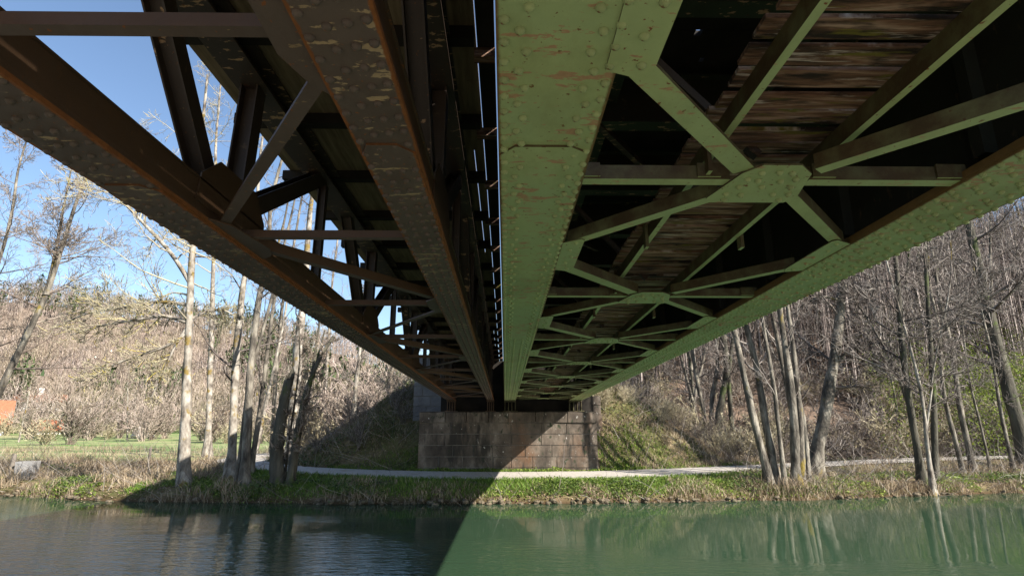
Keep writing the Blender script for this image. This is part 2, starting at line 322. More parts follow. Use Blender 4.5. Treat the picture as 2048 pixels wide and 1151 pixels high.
# ------------------------------------------------------------------ terrain
BX = np.array([-200, -60, -40, -18.2, -14.3, -11.6, -6.4, -0.9, 3.9, 8.2, 9.8, 14.0, 19.6, 40, 60, 200.])
BY = np.array([34, 31, 27.5, 22.2, 20.6, 20.1, 19.4, 19.3, 19.6, 20.2, 20.2, 21.4, 22.7, 28, 31, 34.])
def bank_y(x): return np.interp(x, BX, BY)
PATHC = np.array([(-11.5, 60), (-12.6, 46), (-13.2, 38), (-13.2, 32), (-12.2, 28), (-9.5, 25.4), (-5.5, 23.8), (-1.5, 23.25), (2.5, 23.3), (6.0, 23.9), (10, 25.4), (17, 28.4), (26, 31.2), (45, 34.5)], float)
PATHZ = np.array([-0.9, -1.0, -1.1, -1.2, -1.3, -1.4, -1.48, -1.52, -1.52, -1.48, -1.42, -1.32, -1.2, -1.0])
def smooth_poly(P, Z, n=160):
    t = np.linspace(0, len(P)-1, n); i = np.arange(len(P))
    def cr(v):
        out = []
        for tt in t:
            k = min(int(tt), len(P)-2); f = tt-k
            p = [v[max(k-1, 0)], v[k], v[k+1], v[min(k+2, len(P)-1)]]
            out.append(0.5*((2*p[1])+(-p[0]+p[2])*f+(2*p[0]-5*p[1]+4*p[2]-p[3])*f*f+(-p[0]+3*p[1]-3*p[2]+p[3])*f**3))
        return np.array(out)
    return np.stack([cr(P[:, 0]), cr(P[:, 1])], 1), cr(Z)
PC, PZ = smooth_poly(PATHC, PATHZ)
def path_near(x, y):
    x = np.asarray(x, float); y = np.asarray(y, float); sh = x.shape
    q = np.stack([x.ravel(), y.ravel()], 1); best = np.full(len(q), 1e9); bz = np.zeros(len(q))
    for i in range(len(PC)):
        d = (q[:, 0]-PC[i, 0])**2+(q[:, 1]-PC[i, 1])**2
        m = d < best; best[m] = d[m]; bz[m] = PZ[i]
    return np.sqrt(best).reshape(sh), bz.reshape(sh)
def sstep(a, b, v):
    t = np.clip((v-a)/(b-a), 0, 1); return t*t*(3-2*t)
HX = np.array([-420, -260, -180, -145, -105, -60, -40, -15, 20, 60.]); HZ = np.array([62, 58, 50, 45, 38, 27, 20, 13, 9, 8.])
def terrain(x, y):
    x = np.asarray(x, float); y = np.asarray(y, float)
    by = bank_y(x)+0.35*fbm(x*0.9, y*0+3.3, 3)*2
    d = y-by
    z = np.interp(d, [-3, -0.6, -0.05, 0.18, 0.55, 1.2, 3.0, 12, 60, 100, 400], [-3.6, -3.0, -2.25, -1.98, -1.8, -1.68, -1.5, -1.3, -0.5, 0.9, 2.0])
    z = z+fbm(x*0.6, y*0.6, 4)*0.22*sstep(0, 1.0, d)
    # path bench
    dp, pz = path_near(x, y)
    w = 1-sstep(1.2, 2.6, dp)
    bench = pz+0.11*(np.clip(y-by-3.5, -1.3, 1.3))*0.5
    # railway embankment behind the abutment
    dx = np.maximum(np.maximum(-3.7-x, x-4.3), 0); dy = np.maximum(30.0-y, 0)
    e = 3.3-0.66*np.sqrt(dx**2+(1.32*dy)**2)+fbm(x*0.5+9, y*0.5, 4)*0.5
    e = np.where((np.abs(x-0.15) < 3.55) & (y > 25.1) & (y < 27.5), np.minimum(e, 0.5), e)
    e = np.where((np.abs(x-0.15) < 3.9) & (y < 25.05), -9, e)
    z = np.where(y > 20.5, np.maximum(z, e), z)
    z = z*(1-w)+bench*w
    # wooded slope on the right
    s = (y-35.0)-0.10*(x-14.0)+fbm(x*0.05, y*0.05, 3)*4
    hr = -1.3+0.56*np.maximum(s, 0)
    hr = np.minimum(hr, 44+fbm(x*0.03, y*0.03, 3)*10)*sstep(4, 14, x)
    z = np.where((x > 4) & (y > 20), np.maximum(z, np.where(s > 0, hr+fbm(x*0.4, y*0.4, 4)*0.8, -99)), z)
    # far slope on the left
    top = np.interp(x, HX, HZ)
    hl = top*sstep(105, 215, y+0.06*x)+fbm(x*0.02, y*0.02, 4)*9*sstep(115, 150, y)
    z = np.where((x < 30) & (y > 100), np.maximum(z, hl), z)
    # near bank where the photographer stands
    z = np.where(y < 8, np.maximum(z, np.interp(y, [-400, -40, 0.6, 2.0, 3.2, 4.2], [6, -0.4, -1.62, -1.75, -2.15, -3.2])), z)
    return z
def axis(segs):
    out = []
    for a, b, st in segs: out += list(np.arange(a, b, st))
    return np.array(out+[segs[-1][1]])
gx = axis([(-420, -160, 10), (-160, -60, 4), (-60, -22, 1.2), (-22, 22, 0.3), (22, 60, 1.0), (60, 160, 5), (160, 420, 13)])
gy = axis([(-200, -10, 12), (-10, 18, 1.0), (18, 32, 0.22), (32, 60, 0.8), (60, 140, 2.5), (140, 260, 4), (260, 500, 20)])
XX, YY = np.meshgrid(gx, gy); ZZ = terrain(XX, YY)
nx, ny = len(gx), len(gy)
idx = np.arange(nx*ny).reshape(ny, nx)
gf = np.stack([idx[:-1, :-1], idx[:-1, 1:], idx[1:, 1:], idx[1:, :-1]], -1).reshape(-1, 4)
ground = mk('ground', np.stack([XX, YY, ZZ], -1).reshape(-1, 3), gf, M['ground'], smooth=True)
tag(ground, kind='structure')
far_ring = mk('terrain', [(-3000, -3000, -6), (3000, -3000, -6), (3000, 3000, -6), (-3000, 3000, -6)], [(0, 1, 2, 3)], M['ground'])
tag(far_ring, kind='structure')
river = box('river', -400, 400, -3, 36, -8.0, WATER, M['water'])
tag(river, kind='structure')
# gravel path: a cambered strip laid on its bench
pn = len(PC); tang = np.gradient(PC, axis=0); tang /= np.linalg.norm(tang, axis=1)[:, None]
nrm = np.stack([-tang[:, 1], tang[:, 0]], 1)
offs = np.linspace(-1, 1, 9); pv = []
for i in range(pn):
    hw = 1.12+0.22*vnoise(np.array([i*0.31]), np.array([2.0]))[0]
    for k, o_ in enumerate(offs):
        e_ = hw*o_+(0.16*(vnoise(np.array([i*0.9+k]), np.array([7.7]))[0]-0.5) if k in (0, 8) else 0)
        x_, y_ = PC[i]+nrm[i]*e_
        pv.append((x_, y_, 0))
pv = np.array(pv); pv[:, 2] = terrain(pv[:, 0], pv[:, 1])+0.03
ii = np.arange(pn*9).reshape(pn, 9)
gpath = mk('gravel_path', pv, np.stack([ii[:-1, :-1], ii[1:, :-1], ii[1:, 1:], ii[:-1, 1:]], -1).reshape(-1, 4), M['gravel'], smooth=True)
tag(gpath, kind='structure')

# ------------------------------------------------------------------ rivets
def dome(r, seg=8, rings=2, hgt=0.62):
    v = []; f = []
    for j in range(rings):
        a = j/rings*math.pi/2
        for k in range(seg):
            t = 2*math.pi*k/seg
            v.append((r*math.cos(a)*math.cos(t), r*math.cos(a)*math.sin(t), -r*hgt*math.sin(a)))
    v.append((0, 0, -r*hgt))
    for j in range(rings-1):
        for k in range(seg): f.append((j*seg+k, (j+1)*seg+k, (j+1)*seg+(k+1) % seg, j*seg+(k+1) % seg))
    for k in range(seg): f.append(((rings-1)*seg+k, rings*seg, (rings-1)*seg+(k+1) % seg))
    return v, f
RIVET_V, RIVET_F = dome(0.022, 12, 4, 0.95)
M['rivet_green'] = rivet_mat('green_rivet', GREEN, (0.16, 0.07, 0.03)); M['rivet_brown'] = rivet_mat('brown_rivet', (0.11, 0.082, 0.067), (0.17, 0.065, 0.02))
def rivets(parent, pts, mat, near_y):
    """domed rivet heads under a plate: the near ones are single objects, the far ones one mesh"""
    near = [p for p in pts if p[1] < near_y]; far = [p for p in pts if p[1] >= near_y]
    if near:
        me = new_mesh('rivet', RIVET_V, RIVET_F, M['rivet_brown'] if mat == M['brown'] else M['rivet_green'], True)
        for p in near: link('rivet', me, parent, loc=p)
    if far:
        v, f = dome(0.021, 6, 2, 0.9); V = []; Fc = []
        for p in far:
            b0 = len(V); V += [(a+p[0], b_+p[1], c+p[2]) for a, b_, c in v]; Fc += [tuple(i+b0 for i in q) for q in f]
        tag(mk('rivet_rows', V, Fc, mat, parent, True), kind='stuff')

Y0, Y1 = 0.35, 25.9     # bridge ends
H0 = 1.5                # underside of the bottom flanges above the eye

# ------------------------------------------------------------------ green plate girder bridge
gb = thing('girder_bridge', 'green riveted plate girder bridge with crossed bracing and plank walkway, right of the rusty truss', 'bridge')
GL, GR = (-0.04, 0.47), (2.77, 3.34)
for k, (xa, xb) in enumerate((GL, GR)):
    fl = box('bottom_flange', xa, xb, Y0, Y1, H0, H0+0.05, M['green_flange'], gb)
    ys = 2.78 if k == 0 else 2.2
    cv = plate('cover_plate', [(xa+0.004, ys+0.1), (xa+0.09, ys), (xb-0.12, ys), (xb-0.012, ys+0.08), (xb-0.012, Y1-0.5), (xa+0.004, Y1-0.5)], H0-0.014, 0.0135, M['green_flange'], gb)
    pts = []
    w_ = xb-xa
    for j in range(int((Y1-Y0)/0.125)):
        yy = Y0+0.1+0.125*j; zb = H0-0.0145 if yy > ys+0.12 else H0-0.0005
        pts += [(xa+0.032, yy, zb), (xb-0.035, yy+0.02, zb)]
        o_ = 0.03 if j % 2 else 0.0
        pts += [(xa+w_*0.24-o_, yy+0.06, zb), (xb-w_*0.25+o_, yy+0.06, zb)]
        if k == 1 or yy > 9: pts += [(xa+w_*0.36+o_*0.3, yy, zb), (xb-w_*0.37-o_*0.3, yy, zb)]
    rivets(fl, pts, M['green'], 4.2 if k == 0 else 5.2)
    xc = (xa+xb)/2
    wb = box('web', xc-0.008, xc+0.008, Y0, Y1, H0+0.052, 3.3, M['green_shaded'], gb)
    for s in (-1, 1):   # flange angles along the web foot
        prism('flange_angle', (xc+s*0.009, Y0, H0+0.053), (xc+s*0.009, Y1, H0+0.053), L_prof_l(0.12, 0.12, 0.014) if s > 0 else L_prof(0.12, 0.12, 0.014), M['green_shaded'], gb)
    for j in range(9):
        for dy in (0.0, 1.5):
            yy = 1.74+3.0*j+dy
            if yy < Y1-0.2:
                box('stiffener', xc-0.10 if k else xc+0.01, xc-0.01 if k else xc+0.10, yy-0.045, yy+0.045, H0+0.19, 3.28, M['green_shaded'], gb)
    box('top_flange', xc-0.2, xc+0.2, Y0, Y1, 3.302, 3.34, M['green_shaded'], gb)
XM = 1.615
NODES = [0.24+3.0*i for i in range(9)]
def gus(y): return [(x, y-3.24+yy) for x, yy in ((1.47, 2.98), (1.69, 2.98), (1.80, 3.09), (1.885, 3.46), (1.83, 3.52), (1.34, 3.52), (1.30, 3.46), (1.39, 3.09))]
hexpts = [(1.50, 3.08), (1.60, 3.07), (1.68, 3.08), (1.45, 3.16), (1.74, 3.16), (1.52, 3.18), (1.66, 3.19), (1.44, 3.27), (1.76, 3.27), (1.58, 3.27), (1.40, 3.38), (1.50, 3.39), (1.70, 3.38), (1.80, 3.38), (1.42, 3.47), (1.78, 3.47)]
for i, yn in enumerate(NODES):
    if yn+0.3 < Y1 and yn > Y0:
        g_ = plate('gusset_plate', gus(yn), H0-0.012, 0.011, M['green'], gb)
        rivets(g_, [(x, y+yn-3.24, H0-0.0125) for x, y in hexpts], M['green'], 6.8)
    # transverse angle: foot plate leg and an upright leg on the near side
    if yn > Y0:
        for x0, x1 in ((GL[1]-0.02, 1.36), (1.84, GR[0]+0.02)):
            prism('cross_strut', (x0, yn-0.045, H0+0.001), (x1, yn-0.045, H0+0.001), L_prof(0.085, 0.09), M['green'], gb)
        for x0, x1 in ((0.42, 0.57), (1.16, 1.30), (1.86, 2.0), (2.62, 2.80)):
            box('splice_plate', x0, x1, yn-0.062, yn-0.048, H0+0.012, H0+0.10, M['green'], gb)
    # braces from the hub plate to the flanges half a bay away
    for sx in (-1, 1):
        for sy in (-1, 1):
            ye = yn+sy*1.28
            if ye < Y0 or ye > Y1-0.1 or yn < 0.2: continue
            xe = 0.53 if sx < 0 else 2.70
            p = (XM+sx*0.22, yn+sy*(0.16 if sy < 0 else 0.2), H0+0.001); q = (xe, ye-sy*0.12, H0+0.001)
            wd = 0.125 if (sx, sy) == (-1, -1) else 0.09
            if q[0] < p[0]: p, q = q, p                 # travel to the right, so the upright leg faces the camera
            d = np.array(q)-np.array(p); s = np.cross(d/np.linalg.norm(d), (0, 0, 1))*wd/2
            prism('cross_brace', np.array(p)+s, np.array(q)+s, L_prof(wd, 0.02 if (sx, sy) == (-1, -1) and yn < 4 else 0.095), M['green'], gb)
for i in range(9):
    yg = 1.72+3.0*i
    for xa, xb, sg in ((GL[1], 0.625, -1), (GR[0], 2.59, 1)):
        if yg+0.5 < Y1:
            g_ = plate('gusset_plate', [(xa+sg*0.04, yg-0.36), (xb-sg*0.02*0, yg-0.43), (xb, yg+0.40), (xa-sg*0.06, yg+0.47), (xa+sg*0.04, yg+0.40)] if False else
                       [(xa+sg*0.05, yg-0.33), (xb+sg*0.03, yg-0.45), (xb, yg-0.42), (xb, yg+0.36), (xb+sg*0.04, yg+0.46), (xa+sg*0.05, yg+0.40)], H0-0.010, 0.0095, M['green'], gb)
            rivets(g_, [((xa*0.4+xb*0.6)+sg*0.03*(j % 2), yg-0.36+0.18*j, H0-0.0105) for j in range(5)], M['green'], 3.0)
# plank walkway hung between the girders
for x0 in (1.235, 1.965):
    prism('walkway_stringer', (x0, Y0, 1.655), (x0, Y1-0.6, 1.655), L_prof_l(0.046, 0.112, 0.009), M['green'], gb)
rp = random.Random(3)
yy = 0.5
while yy < Y1-0.7:
    wd = 0.137+rp.uniform(-0.014, 0.014)
    a, b_ = 1.165+rp.uniform(-0.02, 0.012), 2.06+rp.uniform(-0.02, 0.03)
    z0 = 1.769+rp.uniform(0, 0.022); t1, t2 = rp.uniform(-0.004, 0.004), rp.uniform(-0.004, 0.004)
    v = box_v(a, b_, yy, yy+wd, z0, z0+0.024); v = [(x, y+(t1 if x < 1.5 else t2), z) for x, y, z in v]
    mk('plank', v, CUBE_F, M['plank'], gb)
    yy += wd+0.046
for i in range(8):
    for xa, s in ((1.20, 1), (2.02, -1)):
        box('hanger', xa, xa+0.028, 4.66+3*i-1.5*2, 4.74+3*i-1.5*2, 1.56, 1.768, M['green'], gb)
    if NODES[i] > Y0: box('hanger_plate', 1.205, 1.23, NODES[i]-0.12, NODES[i]-0.064, H0+0.02, 1.768, M['green'], gb)
# floor beams and the covered track deck above
for yn in NODES+[y+1.5 for y in NODES]:
    if Y0 < yn < Y1-0.3:
        prism('floor_beam', (0.23, yn, 3.0), (3.04, yn, 3.0), I_prof(0.16, 0.5), M['green_shaded'], gb)
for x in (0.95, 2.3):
    prism('track_stringer', (x, Y0, 3.12), (x, Y1, 3.12), I_prof(0.14, 0.3), M['green_shaded'], gb)
for i in range(8):
    y_ = NODES[i]
    prism('sway_brace', (0.3, y_+0.5, 2.6), (1.5, y_+2.5, 2.85), L_prof(0.06, 0.06), M['truss'], gb)
    prism('sway_brace', (0.45, y_+0.08, 3.0), (1.6, y_+0.08, 1.72), L_prof(0.06, 0.05), M['truss'], gb)
gaps = {7: [(1.64, 1.70, 3.79, 3.86), (1.76, 1.81, 3.79, 3.84)], 8: [(1.62, 1.68, 4.20, 4.26), (1.78, 1.82, 4.56, 4.62)]}
for j in range(52):
    ya = Y0+0.48*j; yb = ya+0.478; zz_ = 3.345+0.004*(j % 2)
    if j not in gaps:
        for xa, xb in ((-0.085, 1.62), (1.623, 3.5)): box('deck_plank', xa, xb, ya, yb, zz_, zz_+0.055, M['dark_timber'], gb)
    else:
        (a0, a1, b0, b1), (c0, c1, d0, d1) = gaps[j]
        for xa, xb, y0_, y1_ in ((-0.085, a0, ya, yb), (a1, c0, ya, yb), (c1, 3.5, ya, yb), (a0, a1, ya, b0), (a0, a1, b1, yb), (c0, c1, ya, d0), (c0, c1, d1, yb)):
            if y1_-y0_ > 0.02: box('deck_plank', xa, xb, y0_, y1_, zz_, zz_+0.055, M['dark_timber'], gb)

# ------------------------------------------------------------------ rusty truss bridge
tb = thing('truss_bridge', 'rusty brown riveted truss bridge with timber deck, left of the green girder bridge', 'bridge')
BL, BR = (-2.53, -2.16), (-0.80, -0.48)
DZ = 3.40
for k, (xa, xb) in enumerate((BL, BR)):
    fl = box('bottom_flange', xa, xb, Y0, Y1, H0, H0+0.028, M['brown_flange'], tb)
    ys = 2.77 if k else 3.3
    plate('cover_plate', [(xa+0.012, ys+0.12), (xa+0.06, ys), (xb-0.10, ys), (xb-0.012, ys+0.1), (xb-0.012, Y1-0.6), (xa+0.012, Y1-0.6)], H0-0.014, 0.0135, M['brown_flange'], tb)
    w_ = xb-xa; pts = []
    for j in range(int((Y1-Y0)/0.135)):
        yy = Y0+0.1+0.135*j; zb = H0-0.0145 if yy > ys+0.14 else H0-0.0005
        pts += [(xa+0.035, yy, zb), (xb-0.04, yy+0.03, zb), (xa+w_*0.38, yy+0.07, zb), (xb-w_*0.36, yy+0.05, zb)]
    rivets(fl, pts, M['brown'], 4.6)
    ci, co = xa+0.09, xb-0.05
    for x in (ci, co):
        box('chord_web', x-0.007, x+0.007, Y0, Y1, H0+0.03, 1.785, M['brown_web'], tb)
    prism('chord_angle', (co+0.009, Y0, H0+0.030), (co+0.009, Y1, H0+0.030), L_prof_l(0.036, 0.05, 0.01), M['brown'], tb)
    box('chord_lid', ci-0.03, co+0.02, Y0, Y1, 1.787, 1.799, M['brown_web'], tb)
    xm = (ci+co)/2
    prism('top_chord', (xm, Y0, 3.2), (xm, Y1, 3.2), I_prof(0.28, 0.24, 0.02), M['truss'], tb)
    nb = [4.36+4.9*i for i in range(-1, 5)]
    for yb in nb:
        # foot gusset, post and the two diagonals of the W-truss
        if yb > 0:
            for x in (ci-0.02, co+0.009):
                gz = [(yb-0.55, 1.62), (yb+0.6, 1.62), (yb+0.58, 1.84), (yb+0.36, 2.06), (yb-0.28, 2.04), (yb-0.52, 1.84)]
                v = [(x, a, z) for a, z in gz]+[(x+0.011, a, z) for a, z in gz]
                f = [tuple(range(5, -1, -1)), tuple(range(6, 12))]+[(i, (i+1) % 6, (i+1) % 6+6, i+6) for i in range(6)]
                mk('node_plate', v, f, M['brown_web'], tb)
            prism('post', (xm, yb+0.27, 1.8), (xm, yb+0.34, 3.08), I_prof(0.17, 0.16, 0.014), M['truss'], tb, up=(1, 0, 0))
        for sg in (-1, 1):
            p = (xm, yb+sg*0.12, 1.74); q = (xm, yb+(2.3 if sg > 0 else -1.36), 3.12)
            if min(p[1], q[1]) < -3 or max(p[1], q[1]) > 27.5: continue
            prism('diagonal', p, q, I_prof(0.155, 0.15, 0.014) if sg < 0 else I_prof(0.17, 0.15, 0.014), M['truss'], tb, up=(1, 0, 0))
        if yb+2.45 < Y1: prism('post', (xm, yb+2.45, 1.8), (xm, yb+2.45, 3.08), I_prof(0.10, 0.10, 0.01), M['truss'], tb, up=(1, 0, 0))
bn = [1.93+2.45*i for i in range(10)]
for i, yn in enumerate(bn):
    prism('cross_strut', (-2.18, yn-0.015, H0+0.031), (-0.78, yn-0.015, H0+0.031), L_prof(0.065, 0.06), M['brown'], tb)
    if i % 2 == 1:       # lateral braces run from the left node to the right nodes on either side
        for sg in (-1, 1):
            ye = yn+sg*2.16
            if ye > Y1-0.3: continue
            p = np.array((-2.12, yn+sg*0.28, H0+0.034)); q = np.array((-0.80, ye, H0+0.034))
            d = (q-p)/np.linalg.norm(q-p); wl_ = 0.09 if sg > 0 else 0.075; s = np.cross(d, (0, 0, 1))*wl_/2
            prism('lateral_brace', p+s, q+s, L_prof(wl_, 0.09 if sg > 0 else 0.02), M['brown'], tb)
for i, yn in enumerate(bn):
    if i % 2 == 0:
        for yy, hw in ((yn, 0.45),):
            plate('gusset_plate', [(-0.79, yn-hw), (-0.93, yn-hw*0.55), (-0.94, yn+hw*0.3), (-0.88, yn+hw*0.72), (-0.79, yn+hw)], H0+0.0165, 0.011, M['brown'], tb)
    else:
        plate('gusset_plate', [(-2.17, yn-0.45), (-2.05, yn-0.3), (-1.98, yn+0.25), (-2.05, yn+0.45), (-2.17, yn+0.55)], H0+0.0165, 0.011, M['brown'], tb)
# timber deck: long boards on cross beams, light falls through a few joints
rb = random.Random(11)
xs = -2.86
while xs < -0.34:
    wd = 0.225
    if xs+wd > -0.27: wd = -0.27-xs
    yo = -0.6-rb.uniform(0, 3)
    while yo < Y1+1.5:
        ln = 4.2
        gap = rb.choice([0.0005, 0.0005, 0.001, 0.005, 0.012])
        a, b_ = max(yo, 0.0), min(yo+ln-0.01, Y1+1.4)
        if b_-a > 0.05:
            dz = rb.uniform(0, 0.006)
            if xs < -0.75 < xs+wd and a < 5.1 < b_:
                box('deck_board', xs, xs+wd-gap, a, 5.06, DZ+dz, DZ+dz+0.05, M['deck_board'], tb)
                box('deck_board', xs, xs+wd-gap, 5.16, b_, DZ+dz, DZ+dz+0.05, M['deck_board'], tb)
            else:
                box('deck_board', xs, xs+wd-gap, a, b_, DZ+dz, DZ+dz+0.05, M['deck_board'], tb)
        yo += ln
    xs += wd
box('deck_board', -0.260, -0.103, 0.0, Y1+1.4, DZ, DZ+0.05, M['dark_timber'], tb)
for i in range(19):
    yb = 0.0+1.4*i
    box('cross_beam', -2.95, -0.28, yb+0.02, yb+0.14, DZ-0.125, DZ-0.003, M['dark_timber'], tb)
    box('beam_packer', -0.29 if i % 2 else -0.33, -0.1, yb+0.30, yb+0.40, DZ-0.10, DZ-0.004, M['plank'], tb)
    box('shade_screen_post', -2.80, -2.72, yb+0.02, yb+0.12, DZ+0.06, 6.0, M['dark_timber'], tb)
for k in range(12):  # unseen tall screen, added to cast the wide shadow on the left bank
    box('shade_screen_board', -2.84, -2.805, 0.0, Y1+1.3, 3.50+0.215*k, 3.70+0.215*k, M['deck_board'], tb)

# ------------------------------------------------------------------ abutment of stone blocks
ab = thing('bridge_abutment', 'weathered stone block abutment carrying the far ends of both bridges', 'abutment')
FY = 25.0
def block(name, x0, x1, y0, y1, z0, z1, mat, parent, r):
    c = 0.010; j = lambda s=0.010: r.uniform(-s, s)
    f0 = y0-r.uniform(0.0, 0.03)
    v = [(x0, y0+0.05, z0), (x1, y0+0.05, z0), (x1, y1, z0), (x0, y1, z0), (x0, y0+0.05, z1), (x1, y0+0.05, z1), (x1, y1, z1), (x0, y1, z1),
         (x0+c, f0+j(), z0+c), (x1-c, f0+j(), z0+c), (x1-c, f0+j(), z1-c), (x0+c, f0+j(), z1-c)]
    f = [(0, 3, 2, 1), (4, 5, 6, 7), (1, 2, 6, 5), (2, 3, 7, 6), (3, 0, 4, 7), (8, 9, 10, 11), (0, 1, 9, 8), (1, 5, 10, 9), (5, 4, 11, 10), (4, 0, 8, 11)]
    return mk(name, v, f, mat, parent)
box('mortar_core', -3.6, 3.86, FY+0.018, 27.2, -1.7, 0.93, M['mortar'], ab)
ra = random.Random(5)
zc = [-1.7, -1.30, -0.86, -0.40, 0.06, 0.52, 0.96]
for ci_ in range(6):
    x = -3.63-ra.uniform(0, 0.2)*0
    while x < 3.9:
        wd = ra.uniform(0.75, 1.5)
        if 3.9-(x+wd) < 0.45: wd = 3.9-x
        pr = 0.05 if ci_ == 5 else 0.0
        block('stone_block', x+0.005, x+wd-0.005, FY-pr, FY+0.5, zc[ci_]+0.005, zc[ci_+1]-0.005, M['stone'], ab, ra)
        x += wd
for s, x0 in ((-1, -3.62), (1, 3.87)):
    for ci_ in range(6):
        y = FY+0.52
        while y < 27.2:
            wd = ra.uniform(0.6, 1.1); wd = min(wd, 27.2-y) if 27.2-y-wd > 0.3 else 27.2-y
            box('stone_block', x0, x0+0.04 if s > 0 else x0+0.02, y+0.008, y+wd-0.008, zc[ci_]+0.009, zc[ci_+1]-0.009, M['stone'], ab)
            y += wd
box('bridge_seat', -3.6, 3.9, FY+0.06, 27.1, 0.965, 0.985, M['stone'], ab)
box('backwall_core', -2.85, 3.9, 26.0, 27.9, -1.0, 3.25, M['dark_timber'], ab)
pier = thing('masonry_pier', 'pale grey block pier rising left of the abutment behind the truss', 'pier')
box('mortar_core', -4.22, -2.88, 27.12, 28.4, -1.4, 3.55, M['mortar'], pier)
for i in range(11):
    z = -1.4+0.45*i; x = -4.25; first = ra.uniform(0.4, 0.9)
    for wd in (first, 1.37-first):
        block('stone_block', x+0.008, x+wd-0.008, 27.1, 27.5, z+0.008, z+0.442, M['stone_pale'], pier, ra); x += wd
pier2 = thing('masonry_pier', 'small grey stone pier at the right end of the bridge seat', 'pier')
for i in range(2):
    block('stone_block', 3.95, 4.32, 26.4, 26.9, 0.9+0.42*i, 1.31+0.42*i, M['stone'], pier2, ra)
box('footing_block', 3.93, 4.35, 26.38, 26.95, -0.5, 0.895, M['stone'], pier2)
names_b = ['outer rusty chord', 'inner rusty chord', 'inner green girder', 'outer green girder']
for (xa, xb), nm, mt in zip((BL, BR, GL, GR), names_b, ('brown', 'brown', 'green', 'green')):
    be = thing('bridge_bearing', 'ribbed steel bearing under the far end of the %s' % nm, 'bearing', group='bearings on the abutment')
    box('base_plate', xa-0.05, xb+0.08, 25.3, 25.85, 0.986, 1.03, M[mt], be)
    box('top_plate', xa, xb, 25.35, 25.8, 1.43, 1.484, M[mt], be)
    for k in range(4):
        x = xa+0.02+(xb-xa-0.06)*k/3
        box('rib', x, x+0.03, 25.4, 25.75, 1.032, 1.428, M[mt], be)

# ------------------------------------------------------------------ trees: tapered tubes grown level by level
def tubes(P, R, k=4):
    """P (N,n,3) centre lines, R (N,n) radii -> vertices and quads"""
    N, n, _ = P.shape
    T = np.gradient(P, axis=1); T /= np.linalg.norm(T, axis=2, keepdims=True)+1e-9
    ref = np.where(np.abs(T[:, :, 2:3]) < 0.9, np.array([0, 0, 1.0]), np.array([1.0, 0, 0]))
    A = np.cross(T, ref); A /= np.linalg.norm(A, axis=2, keepdims=True)+1e-9
    B = np.cross(T, A)
    ang = np.arange(k)*2*math.pi/k
    V = P[:, :, None, :]+R[:, :, None, None]*(A[:, :, None, :]*np.cos(ang)[None, None, :, None]+B[:, :, None, :]*np.sin(ang)[None, None, :, None])
    ix = np.arange(N*n*k).reshape(N, n, k)
    a = ix[:, :-1]; b_ = ix[:, 1:]
    Fc = np.stack([a, np.roll(a, -1, 2), np.roll(b_, -1, 2), b_], -1).reshape(-1, 4)
    return V.reshape(-1, 3), Fc
def grow(r, P, R, m, ratio, t0, t1, ang, up, wob, npt, rr, Lmin=0.0, taper=0.15, out=None):
    """m side shoots on every parent line"""
    N, n, _ = P.shape
    t = r.uniform(t0, t1, (N, m)); x = t*(n-1); i = np.minimum(x.astype(int), n-2); f = (x-i)[..., None]
    ar = np.arange(N)[:, None]
    S = P[ar, i]*(1-f)+P[ar, i+1]*f
    Rs = R[ar, i]*(1-f[..., 0])+R[ar, i+1]*f[..., 0]
    D = P[ar, i+1]-P[ar, i]; D /= np.linalg.norm(D, axis=2, keepdims=True)+1e-9
    rnd = r.normal(size=(N, m, 3)); perp = rnd-(rnd*D).sum(2, keepdims=True)*D; perp /= np.linalg.norm(perp, axis=2, keepdims=True)+1e-9
    a = np.radians(r.uniform(ang[0], ang[1], (N, m)))[..., None]
    d = D*np.cos(a)+perp*np.sin(a)
    PL = np.linalg.norm(np.diff(P, axis=1), axis=2).sum(1)[:, None]
    L = np.maximum(PL*ratio*r.uniform(0.55, 1.25, (N, m))*(1.15-0.65*t), Lmin)
    pts = [S]; cur = d
    for k in range(1, npt):
        cur = cur+np.array([0, 0, up])/(npt-1)+r.normal(size=cur.shape)*wob
        cur = cur/(np.linalg.norm(cur, axis=2, keepdims=True)+1e-9)
        pts.append(pts[-1]+cur*(L/(npt-1))[..., None])
    Q = np.stack(pts, 2).reshape(N*m, npt, 3)
    r0 = np.minimum(Rs*rr, Rs*0.9)
    q = (r0[..., None]*np.linspace(1, taper, npt)).reshape(N*m, npt)
    return Q, q
def resample(P, n):
    P = np.array(P, float); s = np.r_[0, np.cumsum(np.linalg.norm(np.diff(P, axis=0), axis=1))]
    t = np.linspace(0, s[-1], n)
    Q = np.stack([np.interp(t, s, P[:, k]) for k in range(3)], 1)
    for _ in range(2): Q[1:-1] = 0.25*Q[:-2]+0.5*Q[1:-1]+0.25*Q[2:]
    return Q
def join(parts):
    V = []; Fs = []; o = 0
    for v, f in parts:
        V.append(v); Fs.append(f+o); o += len(v)
    return np.concatenate(V), np.concatenate(Fs)
def trunk_mesh(r, P, R, k=10, flare=0.8):
    n = len(P); R = R.copy()
    R[0] *= 1+flare; R[1] *= 1+flare*0.3
    v, f = tubes(P[None], R[None], k)
    v = v+0.09*np.repeat(R, k)[:, None]*r.normal(size=v.shape)
    return v, f
def crown(r, P, R, spec):
    """spec: list of levels (m, ratio, t0, t1, ang, up, wob, npt, rr, sides)"""
    out = []
    for (m, ratio, t0, t1, ang, up, wob, npt, rr, sides, rmin) in spec:
        P, R = grow(r, P, R, m, ratio, t0, t1, ang, up, wob, npt, rr)
        R = np.maximum(R, rmin)
        out.append((P, R, sides))
    return out
